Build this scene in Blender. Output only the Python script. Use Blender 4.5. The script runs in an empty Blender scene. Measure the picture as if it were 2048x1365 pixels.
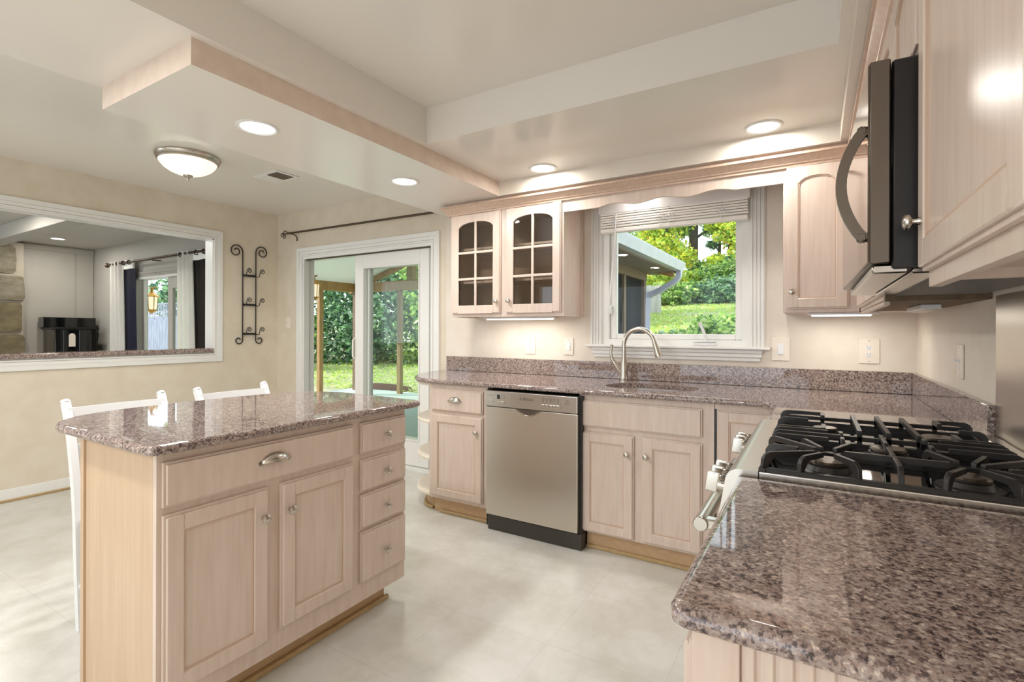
import bpy, bmesh, math, random
import numpy as np
from mathutils import Vector, Matrix
random.seed(7); rng = np.random.default_rng(7)
S = bpy.context.scene; C = S.collection
PI = math.pi

# ------------------------------------------------------------------ camera
F_PX, YAW, PY, ROLL, EYE = 1008.5, math.radians(31.07), 661.9, .0028, 1.245
cam_d = bpy.data.cameras.new('camera'); cam = bpy.data.objects.new('camera', cam_d); C.objects.link(cam)
cam_d.sensor_width = 36; cam_d.lens = F_PX*36/2048; cam_d.shift_y = -(682.5-PY)/2048
cam_d.clip_start = .02; cam_d.clip_end = 300
_c, _s = math.cos(YAW), math.sin(YAW)
fw = Vector((-_s, _c, 0)); r0 = Vector((_c, _s, 0)); u0 = Vector((0, 0, 1))
rt = r0*math.cos(ROLL)+u0*math.sin(ROLL); up = u0*math.cos(ROLL)-r0*math.sin(ROLL)
m = Matrix.Identity(4)
for i in range(3): m[i][0], m[i][1], m[i][2] = rt[i], up[i], -fw[i]
m[2][3] = EYE
cam.matrix_world = m
S.camera = cam

# ------------------------------------------------------------------ view, sky, sun
S.view_settings.view_transform = 'Standard'; S.view_settings.look = 'None'
S.view_settings.exposure = -.06; S.view_settings.gamma = 1
S.cycles.max_bounces = 10; S.cycles.diffuse_bounces = 6; S.cycles.glossy_bounces = 5
S.cycles.transparent_max_bounces = 16; S.cycles.sample_clamp_indirect = 6
S.cycles.use_denoising = True
W = bpy.data.worlds.new('sky'); S.world = W; W.use_nodes = True
W.node_tree.nodes['Background'].inputs[0].default_value = (.82, .91, 1, 1)
W.node_tree.nodes['Background'].inputs[1].default_value = 2.6
sun_d = bpy.data.lights.new('sun', 'SUN'); sun_d.energy = 6; sun_d.angle = math.radians(1.2); sun_d.color = (1, .93, .8)
sun = bpy.data.objects.new('sun', sun_d); C.objects.link(sun)
sun.rotation_euler = Vector((.72, .38, -.58)).to_track_quat('-Z', 'Y').to_euler()

# ------------------------------------------------------------------ helpers
def lin(*c):
    f = lambda v: v/12.92 if v <= .04045 else ((v+.055)/1.055)**2.4
    return tuple(f(v/255) for v in c)+(1,)
WL = {}
def smooth(me, ang=38):
    me.polygons.foreach_set('use_smooth', [True]*len(me.polygons))
    me.set_sharp_from_angle(angle=math.radians(ang))
class MB:
    """collects shapes in world metres, links them as one mesh object"""
    def __init__(s, M=None): s.bm = bmesh.new(); s.M = M or Matrix.Identity(4); s.mi = 0
    def add(s, b):
        bmesh.ops.recalc_face_normals(b, faces=b.faces)
        for f in b.faces: f.material_index = s.mi
        b.transform(s.M); me = bpy.data.meshes.new('t'); b.to_mesh(me); b.free()
        s.bm.from_mesh(me); bpy.data.meshes.remove(me); return s
    def box(s, x0, x1, y0, y1, z0, z1, bev=0, seg=1):
        b = bmesh.new(); bmesh.ops.create_cube(b, size=1)
        for v in b.verts: v.co = Vector(((x0+x1)/2+v.co.x*(x1-x0), (y0+y1)/2+v.co.y*(y1-y0), (z0+z1)/2+v.co.z*(z1-z0)))
        if bev: bmesh.ops.bevel(b, geom=b.edges[:], offset=bev, segments=seg, affect='EDGES', profile=.5)
        return s.add(b)
    def prism(s, poly, w0, w1, bev=0, seg=1, axis='w'):
        b = bmesh.new()
        if axis == 'w': q = lambda p, w: (p[0], p[1], w)
        elif axis == 'y': q = lambda p, w: (p[0], w, p[1])
        else: q = lambda p, w: (w, p[0], p[1])
        a = [b.verts.new(q(p, w0)) for p in poly]; c = [b.verts.new(q(p, w1)) for p in poly]; n = len(poly)
        b.faces.new(a); b.faces.new(c[::-1])
        for i in range(n): b.faces.new((a[i], c[i], c[(i+1) % n], a[(i+1) % n]))
        if bev: bmesh.ops.bevel(b, geom=b.edges[:], offset=bev, segments=seg, affect='EDGES', profile=.5)
        return s.add(b)
    def tube(s, pts, r, n=10, sq=None, closed=False):
        P = [Vector(p) for p in pts]; k = len(P); R = r if isinstance(r, (list, tuple)) else [r]*k
        b = bmesh.new(); rings = []; nrm = None
        for i, p in enumerate(P):
            t = ((P[(i+1) % k]-P[i-1]) if closed else (P[min(i+1, k-1)]-P[max(i-1, 0)])).normalized()
            if nrm is None:
                nrm = Vector((0, 0, 1)) if abs(t.z) < .9 else Vector((1, 0, 0))
            nrm = (nrm-t*nrm.dot(t)).normalized(); bi = t.cross(nrm)
            if sq:
                prof = [(-sq[0], -sq[1]), (sq[0], -sq[1]), (sq[0], sq[1]), (-sq[0], sq[1])]
                rings.append([b.verts.new(p+bi*a+nrm*c) for a, c in prof])
            else:
                rings.append([b.verts.new(p+(nrm*math.cos(2*PI*j/n)+bi*math.sin(2*PI*j/n))*R[i]) for j in range(n)])
        nn = len(rings[0])
        for i in range(k if closed else k-1):
            A, B = rings[i], rings[(i+1) % k]
            for j in range(nn): b.faces.new((A[j], A[(j+1) % nn], B[(j+1) % nn], B[j]))
        if not closed: b.faces.new(rings[0]); b.faces.new(rings[-1][::-1])
        if sq:
            pass
        return s.add(b)
    def lathe(s, prof, n=24, T=None, sx=1, sy=1):
        b = bmesh.new(); rings = []
        for r, h in prof:
            if r < 1e-6: rings.append([b.verts.new((0, 0, h))])
            else: rings.append([b.verts.new((r*math.cos(2*PI*j/n)*sx, r*math.sin(2*PI*j/n)*sy, h)) for j in range(n)])
        for A, B in zip(rings, rings[1:]):
            for j in range(n):
                j2 = (j+1) % n
                if len(A) == 1 and len(B) == 1: continue
                if len(A) == 1: b.faces.new((A[0], B[j], B[j2]))
                elif len(B) == 1: b.faces.new((A[j], A[j2], B[0]))
                else: b.faces.new((A[j], A[j2], B[j2], B[j]))
        if len(rings[0]) > 1: b.faces.new(rings[0])
        if len(rings[-1]) > 1: b.faces.new(rings[-1][::-1])
        if T is not None: b.transform(T)
        return s.add(b)
    def slab(s, outline, z0, z1, r=.012, holes=(), seg=5):
        """flat slab with rounded edge, outline counter-clockwise; holes clockwise not needed"""
        def offs(pl, d):
            n = len(pl); out = []
            for i in range(n):
                p0, p, p1 = Vector(pl[i-1]), Vector(pl[i]), Vector(pl[(i+1) % n])
                a = (p-p0).normalized(); c = (p1-p).normalized()
                na, nc = Vector((-a.y, a.x)), Vector((-c.y, c.x)); bs = na+nc
                bs = bs/max(bs.dot(bs)/2, .5) if bs.length > 1e-6 else na
                out.append(p+bs*d)
            return out
        b = bmesh.new(); rings = []
        for k in range(seg+1):
            t = PI/2*k/seg; rings.append((r*(1-math.sin(t)) , z0+r*(1-math.cos(t)) if False else z0+r-r*math.cos(t)))
        lo = [(r-r*math.sin(PI/2*k/seg), z0+r-r*math.cos(PI/2*k/seg)) for k in range(seg+1)]
        hi = [(r-r*math.cos(PI/2*k/seg), z1-r+r*math.sin(PI/2*k/seg)) for k in range(seg+1)]
        prev = None; first = None; n = len(outline)
        for d, z in [(r+.0015, z0)]+lo+hi+[(r+.0015, z1)]:
            ring = [b.verts.new((p.x, p.y, z)) for p in offs(outline, d)]
            if prev:
                for i in range(n): b.faces.new((prev[i], prev[(i+1) % n], ring[(i+1) % n], ring[i]))
            first = first or ring; prev = ring
        hr = []
        for h in holes:
            A = [b.verts.new((p[0], p[1], z0)) for p in h]; B = [b.verts.new((p[0], p[1], z1)) for p in h]
            for i in range(len(h)): b.faces.new((A[i], A[(i+1) % len(h)], B[(i+1) % len(h)], B[i]))
            hr.append((A, B))
        def fill(loop, hl):
            ed = []
            for L in [loop]+hl:
                for i in range(len(L)):
                    e = b.edges.get((L[i], L[(i+1) % len(L)])) or b.edges.new((L[i], L[(i+1) % len(L)])); ed.append(e)
            bmesh.ops.triangle_fill(b, use_beauty=True, edges=ed)
        fill(first, [h[0] for h in hr]); fill(prev, [h[1] for h in hr])
        return s.add(b)
    def build(s, name, mat, parent=None, ang=38, side=None, origin=None):
        me = bpy.data.meshes.new(name); s.bm.to_mesh(me); s.bm.free()
        for mm in (mat if isinstance(mat, (list, tuple)) else [mat]): me.materials.append(mm)
        if side:
            me.materials.append(side)
            for p in me.polygons:
                if abs(p.normal.z) < .5: p.material_index = 1
        co = np.empty(len(me.vertices)*3, dtype=np.float32); me.vertices.foreach_get('co', co); co = co.reshape(-1, 3)
        lo, hi = co.min(0), co.max(0)
        base = Vector(origin) if origin else Vector(((lo[0]+hi[0])/2, (lo[1]+hi[1])/2, lo[2]))
        me.vertices.foreach_set('co', (co-np.array(base, dtype=np.float32)).ravel()); smooth(me, ang)
        o = bpy.data.objects.new(name, me); C.objects.link(o)
        wn = o.modifiers.new('weighted_normal', 'WEIGHTED_NORMAL'); wn.keep_sharp = True; wn.weight = 100
        if parent is not None: o.parent = parent; o.location = base-WL[parent.name]
        else: o.location = base
        WL[o.name] = base
        return o
def tag(o, label=None, cat=None, group=None, kind=None):
    if label: o['label'] = label
    if cat: o['category'] = cat
    if group: o['group'] = group
    if kind: o['kind'] = kind
    return o
def thing(name, label, cat, loc, group=None):
    o = bpy.data.objects.new(name, None); C.objects.link(o); o.location = loc; o.empty_display_size = .1
    WL[o.name] = Vector(loc); return tag(o, label, cat, group)
def struct(name, mb, mat, parent=None, **k): return tag(mb.build(name, mat, parent, **k), kind='structure')
def bx(*a, **k): return MB().box(*a, **k)
def part(name, mat, parent, *a, **k): return MB().box(*a, **k).build(name, mat, parent)
def fmat(u, w, org): 
    u, w = Vector(u), Vector(w); M = Matrix.Identity(4)
    for i in range(3): M[i][0], M[i][1], M[i][2], M[i][3] = u[i], (0, 0, 1)[i], w[i], org[i]
    return M
def FB(Y): return fmat((1, 0, 0), (0, -1, 0), (0, Y, 0))        # faces the camera side (-y); u = x
def FI(X): return fmat((0, 1, 0), (1, 0, 0), (X, 0, 0))         # faces +x; u = y
def FR(X): return fmat((0, -1, 0), (-1, 0, 0), (X, 0, 0))       # faces -x; u = -y
def FN(Y): return FB(Y)

# ------------------------------------------------------------------ materials
def mat(name, col, rough=.5, metal=0, spec=.5, noise=None, bump=None, emit=None, coat=0):
    m = bpy.data.materials.new(name); m.use_nodes = True; nt = m.node_tree; b = nt.nodes['Principled BSDF']
    b.inputs['Base Color'].default_value = col; b.inputs['Roughness'].default_value = rough
    b.inputs['Metallic'].default_value = metal; b.inputs['Specular IOR Level'].default_value = spec
    if coat: b.inputs['Coat Weight'].default_value = coat; b.inputs['Coat Roughness'].default_value = .05
    if emit: b.inputs['Emission Color'].default_value = emit[0]; b.inputs['Emission Strength'].default_value = emit[1]
    tc = nt.nodes.new('ShaderNodeTexCoord')
    def nz(scale, vec, detail=4):
        mp = nt.nodes.new('ShaderNodeMapping'); mp.inputs['Scale'].default_value = vec
        n = nt.nodes.new('ShaderNodeTexNoise'); n.inputs['Scale'].default_value = scale; n.inputs['Detail'].default_value = detail
        nt.links.new(tc.outputs['Object'], mp.inputs[0]); nt.links.new(mp.outputs[0], n.inputs['Vector']); return n
    if noise:
        col2, scale, vec, lo, hi = noise
        n = nz(scale, vec); r = nt.nodes.new('ShaderNodeValToRGB')
        r.color_ramp.elements[0].position = lo; r.color_ramp.elements[0].color = col
        r.color_ramp.elements[1].position = hi; r.color_ramp.elements[1].color = col2
        nt.links.new(n.outputs[0], r.inputs[0]); nt.links.new(r.outputs[0], b.inputs['Base Color'])
    if bump:
        scale, vec, st, dist = bump
        n = nz(scale, vec); bp = nt.nodes.new('ShaderNodeBump'); bp.inputs['Strength'].default_value = st; bp.inputs['Distance'].default_value = dist
        nt.links.new(n.outputs[0], bp.inputs['Height']); nt.links.new(bp.outputs[0], b.inputs['Normal'])
    return m
V1 = (1, 1, 1)
wood = mat('pickled_wood', lin(214, 197, 184), .33, noise=(lin(204, 184, 170), 9, (6, 6, .5), .35, .75), bump=(60, (4, 4, .25), .08, .001))
wood_end = mat('pickled_wood_panel', lin(202, 176, 147), .42, noise=(lin(190, 162, 133), 7, (7, 7, .4), .3, .75))
wood_dark = mat('pickled_wood_glazed', lin(208, 182, 162), .4, noise=(lin(192, 164, 144), 8, (6, 6, .6), .3, .8))
bead_m = mat('glazed_bead', lin(198, 172, 152), .45)
kick = mat('toe_kick_board', lin(196, 165, 128), .5, noise=(lin(182, 150, 114), 8, (3, 3, 6), .3, .8))
shoe = mat('shoe_molding_wood', lin(186, 158, 112), .4, noise=(lin(165, 138, 96), 12, (2, 2, 10), .3, .8))
cab_in = mat('cabinet_interior', lin(176, 154, 134), .55)
paper = mat('wallpaper', lin(220, 210, 193), .6, noise=(lin(211, 199, 179), 7, V1, .3, .75), bump=(90, V1, .05, .001))
paper_k = mat('wallpaper_lit', lin(226, 218, 206), .6, noise=(lin(218, 207, 193), 8, V1, .3, .75), bump=(120, V1, .08, .001))  # paler copy of the wallpaper, under-cabinet light put into the colour
paper_s = mat('wallpaper_pink', lin(222, 206, 190), .6, noise=(lin(212, 192, 178), 14, V1, .3, .75))
paint = mat('ceiling_paint', lin(228, 223, 215), .19, spec=.5, bump=(2.2, V1, .12, .006))
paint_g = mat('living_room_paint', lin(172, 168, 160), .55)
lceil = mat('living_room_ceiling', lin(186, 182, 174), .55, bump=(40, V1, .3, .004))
white = mat('white_trim', lin(230, 229, 225), .32)
whiteg = mat('white_lacquer', lin(229, 229, 229), .22)
ivory = mat('ivory_plate', lin(230, 220, 207), .35)
slot = mat('socket_slot', lin(60, 52, 46), .6)
black = mat('black_plastic', lin(22, 20, 20), .35)
blackg = mat('black_gloss', lin(14, 14, 15), .06, coat=.4)
iron = mat('cast_iron', lin(44, 41, 40), .36, spec=.5, bump=(300, V1, .15, .0005))
bronze = mat('dark_bronze', lin(84, 70, 58), .4, metal=.6)
steel = mat('stainless_steel', lin(206, 200, 190), .28, metal=1, bump=(40, (1, 1, 40), .04, .0004))
steel_h = mat('brushed_steel', lin(200, 196, 190), .24, metal=1)
steel_d = mat('grey_steel', lin(112, 103, 94), .32, metal=.85)
nickel = mat('brushed_nickel', lin(200, 194, 184), .22, metal=1)
mfront = mat('dark_mirror_steel', lin(120, 112, 106), .07, metal=1)
dkick = mat('dark_grey_plastic', lin(62, 56, 52), .4)
brass = mat('brass_lantern', lin(214, 160, 62), .3, metal=.6)
glow_c = mat('lamp_lens_cool', lin(255, 255, 255), .5, emit=((.93, .97, 1, 1), 5))
glow_w = mat('lamp_lens_warm', lin(255, 250, 235), .5, emit=((1, .95, .86, 1), 3.2))
glow_f = mat('tube_lens', lin(255, 250, 240), .5, emit=((1, .94, .84, 1), 4))
bowl = mat('frosted_bowl', lin(250, 244, 226), .3, emit=((1, .95, .85, 1), .78))
curtain_w = mat('white_curtain', lin(250, 248, 244), .8, noise=(lin(240, 238, 232), 60, (1, 1, .1), .3, .8))
navy = mat('navy_lining', lin(40, 42, 66), .7)
dbrown = mat('dark_lining', lin(40, 34, 28), .7)
stone = mat('field_stone', lin(124, 112, 84), .8, noise=(lin(92, 82, 62), 6, (1, 1, 2.2), .3, .7), bump=(14, V1, .8, .02))
stone2 = mat('field_stone_grey', lin(134, 128, 112), .8, noise=(lin(104, 96, 76), 7, (1, 1, 2.2), .3, .7), bump=(14, V1, .8, .02))
mortar = mat('mortar', lin(160, 152, 138), .9, bump=(40, V1, .5, .01))
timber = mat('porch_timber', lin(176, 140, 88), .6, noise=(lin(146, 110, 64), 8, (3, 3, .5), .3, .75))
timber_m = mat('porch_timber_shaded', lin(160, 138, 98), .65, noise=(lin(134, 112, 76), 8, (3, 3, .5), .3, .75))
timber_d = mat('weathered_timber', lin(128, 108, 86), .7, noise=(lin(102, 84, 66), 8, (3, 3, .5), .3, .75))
porchw = mat('porch_ceiling_white', lin(244, 246, 245), .5)
deckm = mat('deck_boards', lin(190, 204, 202), .5, noise=(lin(172, 190, 188), 10, (.4, 4, 1), .3, .7))
gutterm = mat('aluminium_gutter', lin(198, 200, 206), .35, noise=(lin(184, 188, 196), 4, V1, .3, .7))
spoutm = mat('downspout_metal', lin(176, 178, 196), .35)
shingle = mat('roof_shingle', lin(92, 88, 84), .85)
screen = mat('porch_screen', lin(26, 27, 28), .8, spec=.1, noise=(lin(46, 46, 46), 3, V1, .4, .7))
fence_p = mat('pale_fence', lin(206, 202, 198), .7, noise=(lin(180, 176, 172), 9, (3, 3, .4), .3, .7))
fence_w = mat('shaded_fence', lin(140, 148, 164), .7, noise=(lin(112, 122, 138), 9, (3, 3, .4), .3, .7))  # darker blue-grey, the shade on the fence put into the colour
bark = mat('bark', lin(92, 78, 66), .9, noise=(lin(60, 50, 44), 9, (3, 3, .6), .3, .7), bump=(20, (2, 2, .5), .6, .02))
mulch = mat('mulch', lin(96, 66, 54), .9, bump=(60, V1, 1, .03), noise=(lin(60, 40, 34), 50, V1, .35, .65))
gold_txt = mat('panel_print', lin(70, 66, 62), .5)
rubber = mat('filter_mesh', lin(92, 90, 90), .35, metal=.8)

def granite_mat():
    m = bpy.data.materials.new('granite'); m.use_nodes = True; nt = m.node_tree; b = nt.nodes['Principled BSDF']
    tc = nt.nodes.new('ShaderNodeTexCoord')
    nz = nt.nodes.new('ShaderNodeTexNoise'); nz.inputs['Scale'].default_value = 260; nz.inputs['Detail'].default_value = 3
    mx = nt.nodes.new('ShaderNodeVectorMath'); mx.operation = 'MULTIPLY_ADD'; mx.inputs[1].default_value = (.006,)*3
    nt.links.new(tc.outputs['Object'], nz.inputs['Vector']); nt.links.new(nz.outputs['Color'], mx.inputs[0]); nt.links.new(tc.outputs['Object'], mx.inputs[2])
    vo = nt.nodes.new('ShaderNodeTexVoronoi'); vo.inputs['Scale'].default_value = 240; nt.links.new(mx.outputs[0], vo.inputs['Vector'])
    v2 = nt.nodes.new('ShaderNodeTexVoronoi'); v2.inputs['Scale'].default_value = 120; nt.links.new(mx.outputs[0], v2.inputs['Vector'])
    sp = nt.nodes.new('ShaderNodeSeparateColor'); nt.links.new(vo.outputs['Color'], sp.inputs[0])
    s2 = nt.nodes.new('ShaderNodeSeparateColor'); nt.links.new(v2.outputs['Color'], s2.inputs[0])
    cl = nt.nodes.new('ShaderNodeTexNoise'); cl.inputs['Scale'].default_value = 160; cl.inputs['Detail'].default_value = 5; nt.links.new(tc.outputs['Object'], cl.inputs['Vector'])
    def mth(a, k, c):
        q = nt.nodes.new('ShaderNodeMath'); q.operation = 'MULTIPLY_ADD'; q.inputs[1].default_value = k; nt.links.new(a, q.inputs[0])
        if isinstance(c, float): q.inputs[2].default_value = c
        else: nt.links.new(c, q.inputs[2])
        return q.outputs[0]
    val = mth(sp.outputs[0], .45, mth(s2.outputs[1], .35, mth(cl.outputs[0], .9, -.38)))
    r = nt.nodes.new('ShaderNodeValToRGB'); cr = r.color_ramp
    stops = [(.08, (56, 48, 49)), (.26, (94, 81, 79)), (.42, (136, 117, 111)), (.56, (164, 144, 135)), (.68, (152, 142, 139)), (.85, (204, 186, 172))]
    cr.elements[0].color = lin(*stops[0][1]); cr.elements[0].position = stops[0][0]
    cr.elements[1].position = stops[1][0]; cr.elements[1].color = lin(*stops[1][1])
    for p, c in stops[2:]: e = cr.elements.new(p); e.color = lin(*c)
    nt.links.new(val, r.inputs[0]); nt.links.new(r.outputs[0], b.inputs['Base Color'])
    b.inputs['Roughness'].default_value = .035; b.inputs['Specular IOR Level'].default_value = .75
    return m
granite = granite_mat()
def floor_mat():
    m = bpy.data.materials.new('vinyl_floor'); m.use_nodes = True; nt = m.node_tree; b = nt.nodes['Principled BSDF']
    tc = nt.nodes.new('ShaderNodeTexCoord')
    n1 = nt.nodes.new('ShaderNodeTexNoise'); n1.inputs['Scale'].default_value = 4; n1.inputs['Detail'].default_value = 8; n1.inputs['Roughness'].default_value = .65
    nt.links.new(tc.outputs['Object'], n1.inputs['Vector'])
    r = nt.nodes.new('ShaderNodeValToRGB'); r.color_ramp.elements[0].position = .3; r.color_ramp.elements[0].color = lin(194, 191, 181)
    r.color_ramp.elements[1].position = .62; r.color_ramp.elements[1].color = lin(214, 213, 208); nt.links.new(n1.outputs[0], r.inputs[0])
    br = nt.nodes.new('ShaderNodeTexBrick'); br.offset = 0; br.inputs['Scale'].default_value = 1; br.inputs['Mortar Size'].default_value = .0012
    br.inputs['Brick Width'].default_value = .46; br.inputs['Row Height'].default_value = .46; br.inputs['Mortar Smooth'].default_value = .6
    br.inputs['Color1'].default_value = (1, 1, 1, 1); br.inputs['Color2'].default_value = (.98, .98, .98, 1); br.inputs['Mortar'].default_value = (.80, .79, .77, 1)
    nt.links.new(tc.outputs['Object'], br.inputs['Vector'])
    mx = nt.nodes.new('ShaderNodeMix'); mx.data_type = 'RGBA'; mx.blend_type = 'MULTIPLY'; mx.inputs[0].default_value = 1
    nt.links.new(r.outputs[0], mx.inputs[6]); nt.links.new(br.outputs[0], mx.inputs[7]); nt.links.new(mx.outputs[2], b.inputs['Base Color'])
    b.inputs['Roughness'].default_value = .26; b.inputs['Specular IOR Level'].default_value = .45
    n2 = nt.nodes.new('ShaderNodeTexNoise'); n2.inputs['Scale'].default_value = 30; nt.links.new(tc.outputs['Object'], n2.inputs['Vector'])
    bp = nt.nodes.new('ShaderNodeBump'); bp.inputs['Strength'].default_value = .06; bp.inputs['Distance'].default_value = .002
    nt.links.new(n2.outputs[0], bp.inputs['Height']); nt.links.new(bp.outputs[0], b.inputs['Normal'])
    return m
def glass_mat(name, tint=(1, 1, 1, 1), rough=0, ior=1.45):
    m = bpy.data.materials.new(name); m.use_nodes = True; nt = m.node_tree; nt.nodes.clear()
    o = nt.nodes.new('ShaderNodeOutputMaterial'); t = nt.nodes.new('ShaderNodeBsdfTransparent'); g = nt.nodes.new('ShaderNodeBsdfGlossy')
    mx = nt.nodes.new('ShaderNodeMixShader'); f = nt.nodes.new('ShaderNodeFresnel'); ge = nt.nodes.new('ShaderNodeNewGeometry'); mr = nt.nodes.new('ShaderNodeMapRange')
    mr.inputs['To Min'].default_value = ior; mr.inputs['To Max'].default_value = 1/ior; nt.links.new(ge.outputs['Backfacing'], mr.inputs[0]); nt.links.new(mr.outputs[0], f.inputs[0])
    t.inputs[0].default_value = tint; g.inputs['Roughness'].default_value = rough
    nt.links.new(f.outputs[0], mx.inputs[0]); nt.links.new(t.outputs[0], mx.inputs[1]); nt.links.new(g.outputs[0], mx.inputs[2]); nt.links.new(mx.outputs[0], o.inputs[0])
    return m
glass = glass_mat('window_glass', (.97, .99, .98, 1), ior=1.28)
cglass = glass_mat('cabinet_glass', (.85, .83, .8, 1), ior=1.6)
def leaf_mat(name, c, tr=.35):
    m = bpy.data.materials.new(name); m.use_nodes = True; nt = m.node_tree; b = nt.nodes['Principled BSDF']
    b.inputs['Base Color'].default_value = lin(*c); b.inputs['Roughness'].default_value = .5; b.inputs['Specular IOR Level'].default_value = .3
    t = nt.nodes.new('ShaderNodeBsdfTranslucent'); t.inputs[0].default_value = lin(*c); mx = nt.nodes.new('ShaderNodeMixShader'); mx.inputs[0].default_value = tr
    out = nt.nodes['Material Output']; nt.links.new(b.outputs[0], mx.inputs[1]); nt.links.new(t.outputs[0], mx.inputs[2]); nt.links.new(mx.outputs[0], out.inputs[0])
    return m
GREEN = [leaf_mat('leaf_green', (140, 178, 92)), leaf_mat('leaf_bright', (186, 220, 112)), leaf_mat('leaf_dark', (92, 134, 84)), leaf_mat('leaf_pale', (208, 224, 156))]
COOL = [leaf_mat('leaf_bluegreen', (112, 156, 112)), leaf_mat('leaf_cool', (150, 190, 136)), leaf_mat('leaf_deep', (76, 110, 88)), leaf_mat('leaf_grey', (170, 194, 166))]
YELL = [leaf_mat('leaf_yellow', (232, 228, 92)), leaf_mat('leaf_lime', (200, 224, 96)), leaf_mat('leaf_olive', (158, 190, 88)), leaf_mat('leaf_orange', (236, 196, 96))]
grass_m = mat('lawn', lin(150, 156, 122), .8, noise=(lin(182, 180, 148), 1.2, V1, .35, .7), bump=(60, V1, .8, .03))
floorm = floor_mat()

# ------------------------------------------------------------------ dimensions
L, R, BK, FRT = -5.0, .455, 3.368, -2.6        # left, right, back wall faces; open end behind the camera
ZD, ZK, ZS = 2.486, 2.289, 2.19               # dining ceiling, dropped kitchen ceiling, soffit underside
T = .914                                      # counter top
LX = -9.64                                    # living room far wall

# ------------------------------------------------------------------ room shell
struct('floor', bx(LX-.2, R+.2, FRT-.1, BK+.15, -.06, 0), floorm)
# back wall pieces round the patio door, the window and the living room door
DX0, DX1, DZ = -4.60, -2.80, 2.03
WX0, WX1, WZ0, WZ1 = -1.285, -.345, 1.15, 2.11
b = MB()
b.box(L, DX0, BK, BK+.15, 0, 2.7).box(DX0, DX1, BK, BK+.15, DZ, 2.7).box(DX1, -2.68, BK, BK+.15, 0, 2.7)
struct('wall_back', b, paper)
b = MB()
b.box(-2.68, WX0, BK, BK+.15, 0, 2.7).box(WX0, WX1, BK, BK+.15, 0, WZ0).box(WX0, WX1, BK, BK+.15, WZ1, 2.7).box(WX1, R+.15, BK, BK+.15, 0, 2.7)
struct('wall_back', b, paper_k)
LDX0, LDX1, LDZ = -8.27, -6.35, 2.0
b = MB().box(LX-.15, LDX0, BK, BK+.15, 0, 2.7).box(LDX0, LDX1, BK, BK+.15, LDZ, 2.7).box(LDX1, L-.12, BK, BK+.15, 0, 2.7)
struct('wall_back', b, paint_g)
struct('wall_right', bx(R, R+.15, FRT, BK, 0, 2.7), paper_k)
# left wall with the pass-through opening
PY0, PY1, PZ0, PZ1 = -.4, 2.692, 1.02, 2.128
b = MB().box(L-.12, L, PY1, BK+.15, 0, 2.7).box(L-.12, L, PY0, PY1, 0, PZ0).box(L-.12, L, PY0, PY1, PZ1, 2.7).box(L-.12, L, FRT, PY0, 0, 2.7)
struct('wall_left', b, paper)
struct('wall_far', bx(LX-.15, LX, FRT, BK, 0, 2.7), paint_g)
# unseen wall behind the camera; its two wide openings are added for fill daylight
b = MB().box(L, R+.15, FRT-.12, FRT, 2.1, 2.7).box(L, -4.6, FRT-.12, FRT, 0, 2.1).box(-2.6, -2.1, FRT-.12, FRT, 0, 2.1).box(-.1, R+.15, FRT-.12, FRT, 0, 2.1)
struct('wall_front', b, paper)
# ceilings
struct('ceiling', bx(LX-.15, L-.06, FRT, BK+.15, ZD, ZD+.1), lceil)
struct('ceiling', bx(L-.06, R+.15, FRT, BK+.15, ZD, ZD+.1), paint)
CX0, CX1, CY0, CY1 = -1.865, .068, -1.6, 2.166
b = MB().box(-2.646, CX0, FRT, BK, ZK, ZD).box(CX1, R, FRT, BK, ZK, ZD).box(CX0, CX1, CY1, BK, ZK, ZD).box(CX0, CX1, FRT, CY0, ZK, ZD)
struct('ceiling_drop', b, paint)
b = bx(-2.626, -1.905, .945, BK, ZS, ZK+.002)
struct('ceiling_soffit', b, paint, side=paper_s)
b = MB().box(-1.905, R, 2.976, BK, ZS, ZK+.002).box(.102, R, FRT, 2.976, ZS, ZK+.002)
struct('ceiling_bulkhead', b, paint, side=paper_k)
# baseboards
def baseboard(name, M, u0, u1):
    o = struct(name, MB(M).prism([(u0, 0), (u1, 0), (u1, .09), (u0, .09)], 0, .014, bev=.003), white)
    MB(M).prism([(u0, 0), (u1, 0), (u1, .018), (u0, .018)], .014, .03, bev=.006, seg=2).build('shoe_strip', shoe, o)
baseboard('baseboard_left', FI(L), FRT, BK-.001)
baseboard('baseboard_back', FB(BK), L+.02, -4.68)

def casing(M, u0, u1, v0, v1, wid, name, mt, bottom=False, d=.02, flute=False):
    """moulded frame round an opening; u,v = inner edges"""
    b = MB(M)
    def strip(poly): b.prism(poly, 0, d*.7, bev=.002)
    prof = [(0, wid*.18, d*.75), (wid*.2, wid*.55, d*.6), (wid*.55, wid, d)]
    for a, c, h in prof:
        bo, bi = (v0-c, v0-a) if bottom else (v0, v0)
        b.prism([(u0-c, bo), (u0-a, bi), (u0-a, v1+a), (u0-c, v1+c)], 0, h, bev=.0015)
        b.prism([(u1+a, bi), (u1+c, bo), (u1+c, v1+c), (u1+a, v1+a)], 0, h, bev=.0015)
        b.prism([(u0-a, v1+a), (u1+a, v1+a), (u1+c, v1+c), (u0-c, v1+c)], 0, h, bev=.0015)
        if bottom: b.prism([(u0-c, v0-c), (u1+c, v0-c), (u1+a, v0-a), (u0-a, v0-a)], 0, h, bev=.0015)
    if bottom:
        pass
    return struct(name, b, mt)
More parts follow.
